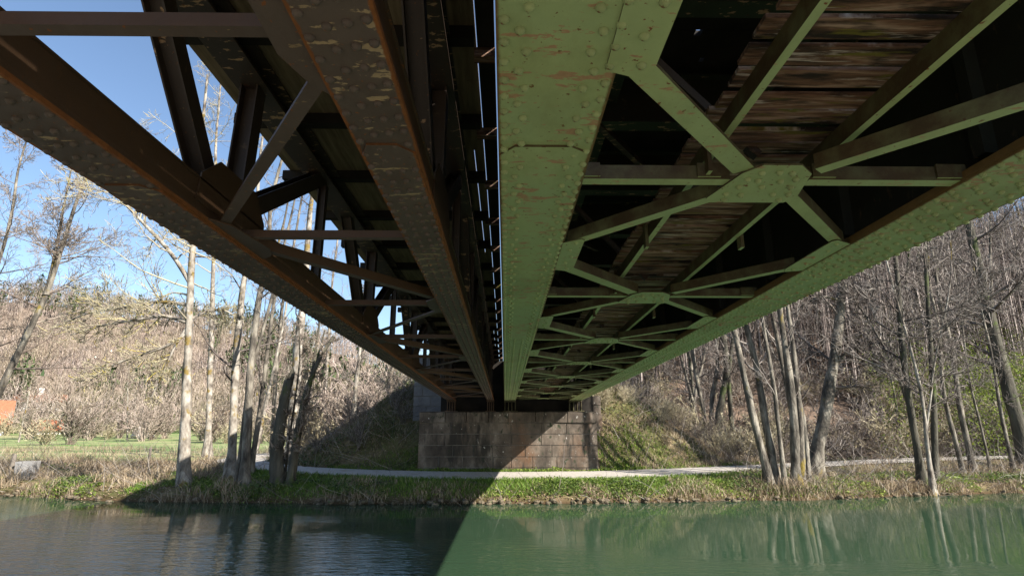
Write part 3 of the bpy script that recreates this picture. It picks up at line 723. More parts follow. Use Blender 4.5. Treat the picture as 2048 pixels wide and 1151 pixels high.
SPEC = {
 'alder': [(30, 0.22, 0.22, 0.98, (45, 80), 0.25, 0.10, 7, 0.36, 4, 0.012), (11, 0.45, 0.15, 1.0, (30, 60), 0.15, 0.12, 5, 0.5, 3, 0.009), (9, 0.5, 0.15, 1.0, (25, 60), 0.1, 0.14, 4, 0.6, 3, 0.0075)],
 'thin': [(18, 0.16, 0.22, 0.98, (35, 80), 0.3, 0.12, 6, 0.38, 3, 0.010), (9, 0.5, 0.15, 1.0, (30, 65), 0.2, 0.14, 5, 0.55, 3, 0.007), (7, 0.5, 0.15, 1.0, (25, 60), 0.1, 0.14, 4, 0.6, 3, 0.006)],
 'sparse': [(9, 0.16, 0.25, 0.98, (35, 80), 0.3, 0.12, 6, 0.38, 3, 0.009), (6, 0.5, 0.15, 1.0, (30, 65), 0.2, 0.14, 5, 0.55, 3, 0.006), (5, 0.5, 0.15, 1.0, (25, 60), 0.1, 0.14, 4, 0.6, 3, 0.005)],
 'droop': [(20, 0.20, 0.30, 0.98, (60, 100), 0.15, 0.16, 7, 0.30, 4, 0.010), (9, 0.45, 0.2, 1.0, (30, 65), -0.1, 0.18, 6, 0.5, 3, 0.006), (7, 0.5, 0.15, 1.0, (25, 60), 0.45, 0.16, 5, 0.6, 3, 0.0048)],
}
def tree(name, label, stems, Y, bark, twig, spec, seed, top=None, group=None, cat='tree', ground_snap=True, extra_limbs=(), spec_scale=1.0, up_to=None, w_scale=0.82):
    """stems: list of (pixel polyline bottom to top, width in pixels at the bottom, depth offset at the foot, depth offset at the top).
    Each stem stands in the scene at depth Y; its line goes on upwards past the frame."""
    r = np.random.default_rng(seed)
    base = on_y(stems[0][0][0][0], stems[0][0][0][1], Y)
    gz = float(terrain(np.array([base[0]]), np.array([base[1]]))[0])
    root = thing(name, label, cat, loc=(float(base[0]), float(base[1]), gz), group=group)
    org = np.array([base[0], base[1], gz])
    crown_parts = []
    for si, st in enumerate(stems):
        px, wpx = st[0], st[1]; d0 = st[2] if len(st) > 2 else 0.0; d1 = st[3] if len(st) > 3 else d0
        hgt = st[4] if len(st) > 4 else top
        n = len(px)
        P = [on_y(x, y, Y+d0+(d1-d0)*i/(n-1)) for i, (x, y) in enumerate(px)]
        g0 = float(terrain(np.array([P[0][0]]), np.array([P[0][1]]))[0])
        if ground_snap: P = [np.array([P[0][0], P[0][1], min(g0, P[0][2])-0.15])]+P
        if hgt:
            dv = P[-1]-P[-2]; dv /= np.linalg.norm(dv); dv = dv*0.75+np.array([0, 0, 0.25]); 
            while P[-1][2] < hgt: P.append(P[-1]+dv*1.2+r.normal(size=3)*0.10)
        Q = resample(P, 26)
        rad0 = 0.5*wpx*w_scale*(np.linalg.norm(ray(*px[0]))/F_PX)*(Y+d0)/np.linalg.norm(ray(*px[0]))*1.02
        R = rad0*np.linspace(1, 0.16 if hgt else 0.4, len(Q))**0.85
        if not hgt and wpx > 32: R = rad0*np.linspace(1, 0.55, len(Q))
        v, f = trunk_mesh(r, Q-org, R)
        if not hgt and wpx > 32:      # broken top: splintered rim
            v[-10:, 2] += np.array([0.5, 0.2, -0.1, -0.4, -0.2, -0.5, -0.3, 0.0, 0.35, 0.1])*0.6; v[-10:-5, :2] *= 1.0
        mk('trunk', v, f, bark, root, True)
        for Pc, Rc, sides in crown(r, (Q-org)[None], R[None], SPEC[spec]):
            crown_parts.append(tubes(Pc, Rc, sides))
    for limb, wpx, da, db in extra_limbs:
        n = len(limb)
        Q = resample([on_y(x, y, Y+da+(db-da)*i/(n-1)) for i, (x, y) in enumerate(limb)], 14)-org
        R = 0.5*wpx*Y/F_PX*np.linspace(1, 0.25, 14)
        v, f = tubes(Q[None], R[None], 6); mk('limb', v, f, bark, root, True)
        for Pc, Rc, sides in crown(r, Q[None], R[None], [(20, 0.36, 0.15, 1.0, (25, 65), 0.0, 0.16, 7, 0.5, 3, 0.010), (11, 0.5, 0.1, 1.0, (25, 60), 0.45, 0.18, 6, 0.6, 3, 0.008), (4, 0.5, 0.1, 1.0, (25, 60), 0.5, 0.16, 5, 0.6, 3, 0.0065)]):
            crown_parts.append(tubes(Pc, Rc, sides))
    v, f = join(crown_parts)
    mk('crown', v, f, twig, root)
    return root
BK, BP, BD, TW, TG, TL = M['bark'], M['bark_pale'], M['bark_dark'], M['twig'], M['twig_grey'], M['twig_lichen']
# left bank
tree('alder_tree', 'leaning bare alder at the left edge, forked above the brown hill', [([(-60, 905), (-5, 790), (45, 690), (85, 605), (100, 575), (125, 490), (160, 380)], 17, 0, 0), ([(92, 590), (112, 500), (128, 410), (140, 350)], 9, 0, 0.5)], 27, BK, TW, 'alder', 21, top=15, ground_snap=False)
tree('alder_tree', 'bare alder crown against blue sky at the far left edge', [([(-110, 900), (-60, 750), (-15, 560), (12, 480), (32, 385)], 14)], 31, BK, TW, 'alder', 22, top=18)
tree('lichen_tree', 'pale lichen spotted tree with yellowish drooping boughs on the left bank', [([(371, 952), (368, 890), (374, 760), (378, 640), (385, 500), (400, 300), (415, 150)], 24)], 21.2, BP, TL, 'droop', 23, top=13,
     extra_limbs=[([(383, 570), (345, 505), (290, 450), (225, 380), (180, 350), (120, 335)], 10, 0, 0.5), ([(375, 645), (330, 628), (270, 640), (200, 650), (140, 670)], 9, 0, -0.8),
                  ([(377, 610), (320, 600), (250, 615), (170, 625), (110, 655)], 8, 0, 0.8), ([(376, 665), (340, 690), (280, 710), (220, 730), (180, 760)], 7, 0, -1.0), ([(378, 640), (410, 622), (450, 618), (480, 640)], 7, 0, 0.6), ([(377, 650), (350, 690), (320, 760), (300, 800)], 6, 0, -0.5)])
tree('poplar_tree', 'slim pale trunk just right of the lichen spotted tree, leftmost of three', [([(462, 948), (466, 850), (472, 720), (482, 600), (490, 540)], 21)], 22.4, BP, TG, 'sparse', 24, top=12)
tree('poplar_tree', 'slim forked trunk, middle of three beside the stump willow', [([(489, 968), (495, 860), (500, 740), (515, 610), (528, 540)], 21), ([(497, 760), (520, 680), (548, 580), (565, 500)], 10, 0.1, 0.3)], 21.0, BK, TG, 'sparse', 25, top=12)
tree('poplar_tree', 'thin dark trunk leaning right, next to the stump willow', [([(500, 945), (516, 850), (530, 740), (545, 620), (556, 560)], 13)], 23.4, BK, TG, 'sparse', 26, top=11)
tree('willow_tree', 'old willow with a broken dark stump and steep young rods', [([(556, 965), (553, 900), (562, 840), (572, 780), (582, 748)], 36), ([(580, 955), (592, 870), (612, 780), (640, 712), (668, 672)], 17, -0.2, 0.4), ([(590, 930), (604, 840), (622, 760), (632, 690), (640, 640)], 10, 0.2, 0.2), ([(585, 920), (610, 830), (628, 740), (650, 660)], 7, 0.4, 0.9), ([(575, 900), (590, 800), (600, 720), (598, 640)], 6, 0.3, 0.5)], 21.0, BD, TW, 'thin', 27)
tree('poplar_tree', 'thick pale trunk standing behind the stump willow', [([(585, 905), (590, 780), (600, 660), (612, 560)], 26)], 33, BP, TG, 'sparse', 28, top=17)
tree('birch_tree', 'thin birch standing on the shaded embankment left of the pier', [([(706, 840), (712, 770), (720, 700)], 12)], 33, BP, TG, 'thin', 29, top=9)
tree('ash_tree', 'tall bare tree with crown behind the rusty truss diagonals', [([(415, 910), (420, 760), (425, 600), (430, 400), (432, 250)], 14)], 36, BP, TL, 'thin', 30, top=25)
tree('ash_tree', 'slender bare tree seen between pale trunk and truss', [([(545, 905), (550, 760), (565, 600), (590, 480)], 11)], 38, BK, TW, 'thin', 31, top=22)
tree('ash_tree', 'slender bare tree behind the willow rods, left of the embankment birch', [([(640, 890), (652, 760), (660, 640), (664, 560)], 9)], 40, BP, TW, 'thin', 32, top=20)
# right bank
tree('alder_clump', 'clump of seven grey alder stems growing from one root at the waterside', [
    ([(1540, 960), (1512, 860), (1490, 760), (1464, 640)], 19, 0, 0), ([(1556, 970), (1532, 850), (1514, 730), (1484, 620)], 19, 0.1, 0.2), ([(1572, 985), (1560, 880), (1548, 770), (1524, 640)], 12, -0.2, -0.2),
    ([(1587, 968), (1590, 860), (1572, 760), (1540, 610)], 15, 0.2, 0.4), ([(1592, 978), (1589, 850), (1577, 740), (1556, 600)], 22, -0.1, -0.1), ([(1602, 950), (1603, 860), (1588, 710), (1571, 585)], 16, 0.4, 0.6), ([(1615, 945), (1612, 860), (1600, 800), (1560, 700)], 12, 0.9, 1.2)],
    21.2, BK, TG, 'sparse', 41, top=9.5)
tree('alder_tree', 'grey trunk leaning right with arching low bough, right of the stem clump', [([(1626, 938), (1650, 830), (1672, 700), (1682, 600), (1690, 520)], 30)], 23.6, BK, TG, 'thin', 42, top=14,
     extra_limbs=[([(1668, 735), (1690, 705), (1730, 688), (1780, 684)], 8, 0, -0.6), ([(1680, 600), (1640, 590), (1590, 620), (1565, 640)], 6, 0, -0.5), ([(1820, 820), (1790, 730), (1760, 680), (1712, 600), (1680, 575)], 7, -0.8, -0.3)])
tree('mossy_tree', 'forked mossy trunk on the slope right of the abutment', [([(1431, 866), (1442, 800), (1457, 748), (1448, 690), (1440, 640)], 17, 0, 0), ([(1455, 752), (1464, 700), (1468, 640)], 11, 0, 0)], 31, M['bark_dark'], TG, 'thin', 43, top=14)
tree('alder_tree', 'crooked thin trunk beside the forked mossy trunk', [([(1426, 862), (1420, 800), (1436, 745), (1434, 660)], 12)], 31.5, BK, TG, 'thin', 44, top=13)
tree('alder_tree', 'slim grey trunk nearest the green girder on the right slope', [([(1410, 836), (1396, 770), (1384, 700), (1376, 640)], 12)], 32.5, BK, TG, 'thin', 45, top=13)
tree('alder_tree', 'dark slanting trunk at the undercut bank, left of its pale neighbour', [([(1842, 948), (1828, 860), (1812, 760), (1800, 640), (1795, 540)], 17)], 22.4, BD, TG, 'alder', 46, top=13)
tree('alder_tree', 'thin pale sapling rooted over the undercut bank', [([(1864, 976), (1853, 880), (1846, 800), (1828, 720)], 10), ([(1850, 860), (1862, 800), (1866, 740)], 6)], 21.8, BP, TG, 'thin', 47, top=8)
tree('alder_tree', 'straight dark stem directly behind the pale sapling', [([(1869, 955), (1870, 860), (1864, 740), (1855, 600), (1848, 460)], 14)], 22.9, BD, TG, 'alder', 48, top=14)
tree('alder_tree', 'pale grey leaning stem in front of green undergrowth', [([(1946, 930), (1926, 850), (1912, 760), (1904, 690), (1880, 610), (1868, 520)], 13)], 25.5, BK, TG, 'thin', 49, top=12)
tree('alder_tree', 'short slanted mossy stem left of the pale grey leaning one', [([(1922, 925), (1900, 840), (1886, 790), (1880, 700)], 11)], 25.0, BK, TG, 'thin', 50, top=10)
tree('alder_tree', 'stout dark alder leaning left near the right edge', [([(2052, 905), (2028, 820), (2000, 720), (1975, 610), (1950, 500), (1930, 420)], 32)], 27.5, BD, TG, 'alder', 51, top=19)
tree('alder_tree', 'slender stem just left of the stout dark alder', [([(2022, 912), (2004, 840), (1992, 760), (1980, 690)], 9)], 26.0, BK, TG, 'thin', 52, top=10)
tree('alder_tree', 'thin leaning stem between pale grey stem and slender stem', [([(1976, 915), (1962, 850), (1942, 780), (1930, 700)], 6)], 25.6, BK, TG, 'thin', 53, top=9)

# prototypes for the woods: a few meshes shared by many trees
def proto(seed, hgt, rad, spec, bark, twig):
    r = np.random.default_rng(seed)
    P = [np.array([0, 0, -0.3])]; d = np.array([r.normal()*0.08, r.normal()*0.08, 1.0])
    while P[-1][2] < hgt: d = d+r.normal(size=3)*0.05; d[2] = 1; P.append(P[-1]+d*hgt/10)
    Q = resample(P, 14); R = rad*np.linspace(1, 0.12, 14)**0.9
    v, f = trunk_mesh(r, Q, R, 6, 0.35); tm = new_mesh('trunk', v, f, bark, True)
    parts = [tubes(a, b_, k) for a, b_, k in crown(r, Q[None], R[None], SPEC_BG[spec])]
    v, f = join(parts); cm = new_mesh('crown', v, f, twig)
    return tm, cm
SPEC_BG = {'wood': [(18, 0.20, 0.25, 0.98, (40, 75), 0.35, 0.12, 5, 0.4, 3, 0.014), (7, 0.5, 0.2, 1.0, (30, 65), 0.25, 0.14, 4, 0.55, 3, 0.011), (6, 0.5, 0.2, 1.0, (25, 60), 0.15, 0.14, 3, 0.6, 3, 0.009)]}
PROTO = [proto(60+i, 10+1.2*i, 0.10+0.012*i, 'wood', [BK, BD, BK, BP, BD][i], TG) for i in range(5)]
PROTO_L = [proto(80+i, 9+1.5*i, 0.11+0.012*i, 'wood', [BP, BK, BP][i], TW) for i in range(3)]
def stand(name, label, group, p, x, y, r, scale, cat='tree'):
    z = float(terrain(np.array([x]), np.array([y]))[0])
    t = thing(name, label, cat, loc=(x, y, z), group=group, rotz=r.uniform(0, 6.28))
    t.scale = (scale*r.uniform(0.85, 1.15),)*2+(scale,)
    t.rotation_euler = (r.normal()*0.05, r.normal()*0.07, r.uniform(0, 6.28))
    link('trunk', p[0], t); link('crown', p[1], t)
r = np.random.default_rng(5)
cnt = 0
while cnt < 85:
    y = r.uniform(29, 70); x = r.uniform(9, 62)
    if x/y > 1.05 or x/y < 0.30 or (y-35)-0.1*(x-14) < -1.0: continue
    stand('wood_tree', 'bare grey tree of the wood on the right slope', 'wood on the right slope', PROTO[r.integers(5)], x, y, r, r.uniform(0.8, 1.35)); cnt += 1
cnt = 0
while cnt < 14:
    y = r.uniform(36, 115); x = -y*r.uniform(0.17, 0.98)
    if x > -9 or abs(x+13) < 2.5 and y < 60 or (y < 60 and x < -26): continue
    stand('meadow_tree', 'bare tree on the meadow beyond the left bank', 'trees on the left meadow', PROTO_L[r.integers(3)], x, y, r, r.uniform(0.6, 1.2)); cnt += 1

# ------------------------------------------------------------------ shrubs: many rods from one root
def shrub_mesh(seed, n, hgt, spread, rad, lv=2, droop=0.0, rmin=0.006):
    r = np.random.default_rng(seed)
    th = r.uniform(0, 6.28, n); sp = r.uniform(0.1, 1, n)*spread
    d = np.stack([np.cos(th)*sp, np.sin(th)*sp, np.ones(n)], 1); d /= np.linalg.norm(d, axis=1)[:, None]
    L = hgt*r.uniform(0.5, 1.1, n); npt = 7; P = [np.stack([r.normal(size=n)*0.08, r.normal(size=n)*0.08, np.full(n, -0.1)], 1)]; cur = d
    for k in range(1, npt):
        cur = cur+r.normal(size=cur.shape)*0.08+np.array([0, 0, -droop]); cur /= np.linalg.norm(cur, axis=1)[:, None]
        P.append(P[-1]+cur*(L/(npt-1))[:, None])
    P = np.stack(P, 1); R = rad*r.uniform(0.6, 1.2, n)[:, None]*np.linspace(1, 0.25, npt)
    parts = [tubes(P, R, 3)]
    for m_, ra_ in ((7, 0.35), (4, 0.45))[:lv]:
        P, R = grow(r, P, R, m_, ra_, 0.2, 1.0, (20, 55), 0.1, 0.1, 4, 0.6); R = np.maximum(R, rmin); parts.append(tubes(P, R, 3))
    return join(parts)
SH = [new_mesh('shrub', *shrub_mesh(100+i, 18, 1.9+0.3*i, 0.8, 0.013), [TW, TG, TL, TW][i]) for i in range(4)]
SHG = [new_mesh('shrub', *shrub_mesh(140+i, 30, 1.8+0.4*i, 1.3, 0.014, 2, 0.05, 0.009), [TG, M['straw_twig'], TW][i]) for i in range(3)]
SHF = [new_mesh('shrub', *shrub_mesh(120+i, 26, 2.0+0.5*i, [1.1, 0.7, 0.9][i], 0.026, 2, 0.02, 0.014), [M['straw_twig'], TW, M['twig_far']][i]) for i in range(3)]
def put(name, label, cat, me, x, y, s, rz, group=None, dz=0.0):
    z = float(terrain(np.array([x]), np.array([y]))[0])
    return tag(link(name, me, loc=(x, y, z+dz), rotz=rz, scale=s), label, cat, group)
for (x, y, s, k) in ((-6.4, 26.4, 0.9, 1), (-5.2, 28.0, 1.0, 1), (-7.4, 28.6, 1.0, 0), (-4.6, 27.0, 0.7, 1), (-8.6, 27.5, 0.8, 1), (-6.0, 30.0, 1.2, 0)):
    put('shrub', 'bare thin stemmed shrub on the shaded embankment left of the pier', 'shrub', SH[k], x, y, s, x*3, 'shrubs on the shaded embankment')
r = np.random.default_rng(9)
for i in range(64):
    x = r.uniform(4.6, 14); y = r.uniform(26.3, 34)
    if y < 25.9+0.25*max(0, x-5)+1.0: continue
    put('shrub', 'pale bare bush on the sunny slope right of the abutment', 'shrub', SHG[r.choice([1, 1, 2, 0])], x, y, r.uniform(0.35, 0.8), r.uniform(0, 6), 'bushes on the sunny slope')
for i in range(150):
    x = r.uniform(9, 40); y = r.uniform(28.5, 46)
    if x/y > 1.0 or float(path_near(np.array([x]), np.array([y]))[0][0]) < 2.2: continue
    put('shrub', 'tangled grey undergrowth bush below the wooded right slope', 'shrub', SHG[r.choice([0, 0, 1, 2])], x, y, r.uniform(0.8, 1.7), r.uniform(0, 6), 'undergrowth on the right')
for i in range(40):
    y = r.uniform(55, 108); x = -y*r.uniform(0.2, 0.98)
    put('shrub', 'rounded bare thicket on the meadow beyond the left bank', 'shrub', SHF[r.integers(3)], x, y, r.uniform(1.0, 2.4), r.uniform(0, 6), 'thickets on the left meadow')
for i in range(16):
    y = r.uniform(33, 46); x = -y*r.uniform(0.22, 0.34)
    put('shrub', 'pale bushy thicket behind the stump willow', 'shrub', SHF[r.integers(3)], x, y, r.uniform(0.9, 1.9), r.uniform(0, 6), 'thicket behind the willow')

# ------------------------------------------------------------------ ground cover (stuff)
def blades(x, y, hgt, wid, lean, r, zoff=0.0, seg=2):
    n = len(x); z = terrain(x, y)+zoff
    th = r.uniform(0, 6.28, n); sx, sy = np.cos(th), np.sin(th)
    ph = r.uniform(0, 6.28, n); ln = lean*r.uniform(0.2, 1.2, n)*hgt
    B = np.stack([x, y, z-0.03], 1); S = np.stack([sx, sy, 0*sx], 1)*(wid/2)[:, None]
    Mi = B+np.stack([np.cos(ph)*ln*0.35, np.sin(ph)*ln*0.35, hgt*0.6], 1)
    T = B+np.stack([np.cos(ph)*ln, np.sin(ph)*ln, hgt*np.sqrt(np.maximum(0.1, 1-0.4*lean*lean))], 1)
    V = np.stack([B-S, B+S, Mi+S*0.8, Mi-S*0.8, T], 1).reshape(-1, 3)
    i = np.arange(n)[:, None]*5
    F4 = np.concatenate([i+np.array([[0, 1, 2]]), i+np.array([[0, 2, 3]]), i+np.array([[3, 2, 4]])])
    return V, F4
def leaves(x, y, z, size, r, tilt=0.6):
    n = len(x); th = r.uniform(0, 6.28, n); t = r.normal(size=n)*tilt; u = r.normal(size=n)*tilt
    a = np.stack([np.cos(th), np.sin(th), np.sin(t)], 1)*size[:, None]; b_ = np.stack([-np.sin(th), np.cos(th), np.sin(u)], 1)*(size*0.7)[:, None]
    C = np.stack([x, y, z], 1)
    V = np.stack([C-a, C-b_*0.8, C+a, C+b_*0.8], 1).reshape(-1, 3)
    return V, (np.arange(n)[:, None]*4+np.array([[0, 1, 2, 3]]))
r = np.random.default_rng(77)
def scatter(n, x0, x1, d0, d1):
    x = r.uniform(x0, x1, n); y = bank_y(x)+r.uniform(d0, d1, n)
    dp, _ = path_near(x, y)
    ok = (dp > 1.0+0.35*r.random(n)) & ~((np.abs(x-0.15) < 3.85) & (y > 24.98))
    return x[ok], y[ok]
def patch(x, y, s, off=0.0): return fbm(x*s+off, y*s, 3)
# green grass on the verge under and beside the bridge
x, y = scatter(90000, -13, 12, 0.25, 6.5); k = (patch(x, y, 0.35) > -0.16)
x, y = x[k], y[k]; tag(mk('green_grass', *blades(x, y, r.uniform(0.06, 0.22, len(x)), r.uniform(0.012, 0.028, len(x)), 0.7, r), M['grass']), 'short green grass on the verge beside the gravel path', 'grass', kind='stuff')
# pale dry grass and reeds
xs_, ys_ = [], []
for n, a, b_, d0, d1 in ((26000, -24, -9.5, 0.5, 8), (9000, 8.5, 24, 0.2, 6), (8000, -9.5, 9, 0.0, 1.8), (12000, -24, 24, -0.14, 0.5), (34000, 4, 13, 5, 13), (14000, -45, -14, 6, 26), (9000, -12, -4, 6, 12)):
    x, y = scatter(n, a, b_, d0, d1); xs_.append(x); ys_.append(y)
x = np.concatenate(xs_); y = np.concatenate(ys_); k = patch(x, y, 0.9, 40) > -0.05; x, y = x[k], y[k]
hh = r.uniform(0.08, 0.5, len(x))*(1+2.2*patch(x, y, 0.8, 15))*np.where(np.abs(x) < 9, 0.6, 1.0)
tag(mk('dry_grass', *blades(x, y, hh, r.uniform(0.008, 0.022, len(x)), 0.75, r), M['dry']), 'pale dry grass and reeds along the river bank', 'dry grass', kind='stuff')
# leafy herbs and ivy
xs_, ys_ = [], []
for n, a, b_, d0, d1, th in ((22000, -20, 22, 0.1, 1.6, 0.02), (12000, 4, 13, 4.5, 12, 0.04), (16000, -12, -3.7, 4.5, 11, -0.02), (14000, 12, 40, 3, 14, 0.04), (9000, -30, -12, 1, 6, 0.06)):
    x, y = scatter(n, a, b_, d0, d1); k = patch(x, y, 0.45, 80) > th; xs_.append(x[k]); ys_.append(y[k])
x = np.concatenate(xs_); y = np.concatenate(ys_)
tag(mk('ground_ivy', *leaves(x, y, terrain(x, y)+r.uniform(0.01, 0.2, len(x)), r.uniform(0.02, 0.055, len(x)), r), M['ivy']), 'low green herbs and ivy covering the banks and slopes', 'ivy', kind='stuff')
xs_, ys_ = [], []
for n, a, b_, d0, d1, th in ((42000, -20, 23, 0.05, 2.6, -0.01), (16000, 3.95, 13, 4.6, 7.0, 0.03), (9000, -24, -12, 0.2, 1.4, 0.0), (5000, -4, 5, 4.9, 5.7, -0.2)):
    x, y = scatter(n, a, b_, d0, d1); k = patch(x, y, 0.7, 120) > th; xs_.append(x[k]); ys_.append(y[k])
x = np.concatenate(xs_); y = np.concatenate(ys_)
tag(mk('bank_herbs', *leaves(x, y, terrain(x, y)+r.uniform(0.01, 0.22, len(x))*(0.5+patch(x, y, 1.5, 60)*1.6), r.uniform(0.018, 0.045, len(x)), r, 0.7), M['herb']), 'fresh green spring herbs on verge and sunny slope', 'herbs', kind='stuff')
# dead leaves and sticks
xs_, ys_ = [], []
for n, a, b_, d0, d1 in ((26000, -12, -3.7, 3, 12), (26000, 4, 14, 4, 14), (30000, 12, 60, 2, 30), (12000, -24, 24, 0.0, 1.0)):
    x, y = scatter(n, a, b_, d0, d1); xs_.append(x); ys_.append(y)
x = np.concatenate(xs_); y = np.concatenate(ys_)
tag(mk('leaf_litter', *leaves(x, y, terrain(x, y)+r.uniform(0.0, 0.05, len(x)), r.uniform(0.015, 0.05, len(x)), r, 0.4), M['litter']), 'brown dead leaves on the wood floor and banks', 'leaf litter', kind='stuff')
def sticks(x, y, r, L, rad, up=0.5):
    n = len(x); th = r.uniform(0, 6.28, n); e = np.abs(r.normal(size=n))*up+0.1
    d = np.stack([np.cos(th), np.sin(th), e], 1); d /= np.linalg.norm(d, axis=1)[:, None]
    P = [np.stack([x, y, terrain(x, y)-0.05], 1)]; cur = d
    for k in range(4):
        cur = cur+r.normal(size=cur.shape)*0.12; cur /= np.linalg.norm(cur, axis=1)[:, None]; P.append(P[-1]+cur*(L/4)[:, None])
    return tubes(np.stack(P, 1), rad[:, None]*np.linspace(1, 0.3, 5)[None], 3)
xs_, ys_ = [], []
for n, a, b_, d0, d1 in ((1500, 4.5, 14, 4.5, 14), (1300, -12, -4, 4.5, 12), (5200, 12, 60, 4, 34), (800, 9, 24, -0.1, 4), (500, -24, -10, 0.3, 6), (160, -24, 9, -0.1, 0.4)):
    x, y = scatter(n, a, b_, d0, d1); xs_.append(x); ys_.append(y)
x = np.concatenate(xs_); y = np.concatenate(ys_)
tag(mk('brushwood', *sticks(x, y, r, r.uniform(0.5, 2.6, len(x)), r.uniform(0.004, 0.011, len(x)), 0.8), M['twig_grey']), 'tangled dead stalks and brushwood on banks and slopes', 'brushwood', kind='stuff')
# fresh leaves on the undergrowth at the right edge
n = 90000; yy = r.uniform(28, 55, n); xx = yy*r.uniform(0.62, 1.05, n)**1.0; zz = terrain(xx, yy)
k = (fbm(xx*0.35, yy*0.35+zz*0.3, 3)+(xx/yy-0.8)*0.6 > 0.0); xx, yy, zz = xx[k], yy[k], zz[k]
tag(mk('leafing_undergrowth', *leaves(xx, yy, zz+r.uniform(0.1, 5.5, len(xx)), r.uniform(0.03, 0.08, len(xx)), r, 0.8), M['bud']), 'fresh green leafing undergrowth at the right edge', 'undergrowth', kind='stuff')

# far woods: one mass of stems and twigs on each slope
def far_wood(x, y, hgt, r, ntw=46, tw=0.05):
    n = len(x); z = terrain(x, y)
    B = np.stack([x, y, z], 1)
    V = []; Fc = []; o = 0
    st = np.stack([np.stack([x, y, z-0.3], 1), B+np.stack([r.normal(size=n)*0.3, 0*x, hgt*0.92], 1)], 1)
    v, f = tubes(st, np.stack([0.007*hgt, 0.002*hgt], 1), 3); V.append(v); Fc.append(np.concatenate([f[:, [0, 1, 2]], f[:, [0, 2, 3]]])); o += len(v)
    t = r.uniform(0.22, 1.0, (n, ntw)); th = r.uniform(0, 6.28, (n, ntw)); el = r.uniform(-0.1, 1.2, (n, ntw)); L = hgt[:, None]*0.28*r.uniform(0.4, 1.1, (n, ntw))*(1.25-t*0.8)
    S = B[:, None, :]+np.stack([0*t, 0*t, t*hgt[:, None]*0.92], 2)+r.normal(size=(n, ntw, 3))*0.06*hgt[:, None, None]*np.array([1, 1, 0.3])
    D = np.stack([np.cos(th)*np.cos(el), np.sin(th)*np.cos(el), np.sin(el)], 2)*L[..., None]
    W = np.stack([-np.sin(th), np.cos(th), 0*th], 2)*(tw*r.uniform(0.5, 1.3, (n, ntw)))[..., None]
    tri = np.stack([S-W, S+W, S+D], 2).reshape(-1, 3)
    V.append(tri); Fc.append(np.arange(len(tri)).reshape(-1, 3)+o)
    return np.concatenate(V), np.concatenate(Fc)
r = np.random.default_rng(31)
n = 5200; y = r.uniform(112, 235, n); x = -y*r.uniform(0.05, 1.02, n); k = r.random(n) < 0.95
tag(mk('far_wood', *far_wood(x[k], y[k], r.uniform(6, 12, k.sum()), r, 44, 0.055), M['twig_far']), 'brown leafless wood covering the far hill on the left', 'wood', kind='stuff')
n = 420; y = r.uniform(125, 235, n); x = -y*r.uniform(0.1, 1.0, n); k = fbm(x*0.03, y*0.03, 3) > 0.03; x, y = x[k], y[k]
tag(mk('far_pine_wood', *far_wood(x, y, r.uniform(9, 14, len(x)), r, 70, 0.32), M['needle']), 'dark green pines scattered through the far wood', 'pines', kind='stuff')
n = 2600; y = r.uniform(42, 120, n); x = y*r.uniform(0.12, 1.05, n); k = ((y-35)-0.1*(x-14) > 3); x, y = x[k], y[k]
tag(mk('slope_wood', *far_wood(x, y, r.uniform(7, 14, len(x)), r, 60, 0.022), M['twig_slope']), 'dense grey leafless wood filling the steep right slope', 'wood', kind='stuff')

# ------------------------------------------------------------------ stones along the waterline
def rock_mesh(seed):
    r = np.random.default_rng(seed); v = []; f = []
    seg, rings = 7, 4
    for j in range(rings+1):
        a = math.pi*j/rings
        for k in range(seg): t = 2*math.pi*k/seg; v.append(np.array([math.sin(a)*math.cos(t), math.sin(a)*math.sin(t), math.cos(a)])*r.uniform(0.72, 1.1)*np.array([1, 0.7, 0.55]))
    for j in range(rings):
        for k in range(seg): f.append((j*seg+k, (j+1)*seg+k, (j+1)*seg+(k+1) % seg, j*seg+(k+1) % seg))
    return new_mesh('stone', v, f, M['rock'])
RK = [rock_mesh(s) for s in range(6)]
r = np.random.default_rng(13)
for i in range(170):
    x = -6+14*r.random() if i < 120 else r.choice([r.uniform(-18, -8), r.uniform(9, 19)])
    y = bank_y(x)+r.uniform(-0.3, 0.2); s = r.uniform(0.05, 0.16)
    o = link('stone', RK[r.integers(6)], loc=(x, y, WATER+r.uniform(-0.02, 0.12)), rotz=r.uniform(0, 6), scale=s)
    tag(o, 'small brown stone lining the foot of the river bank', 'stone', 'stones along the waterline')

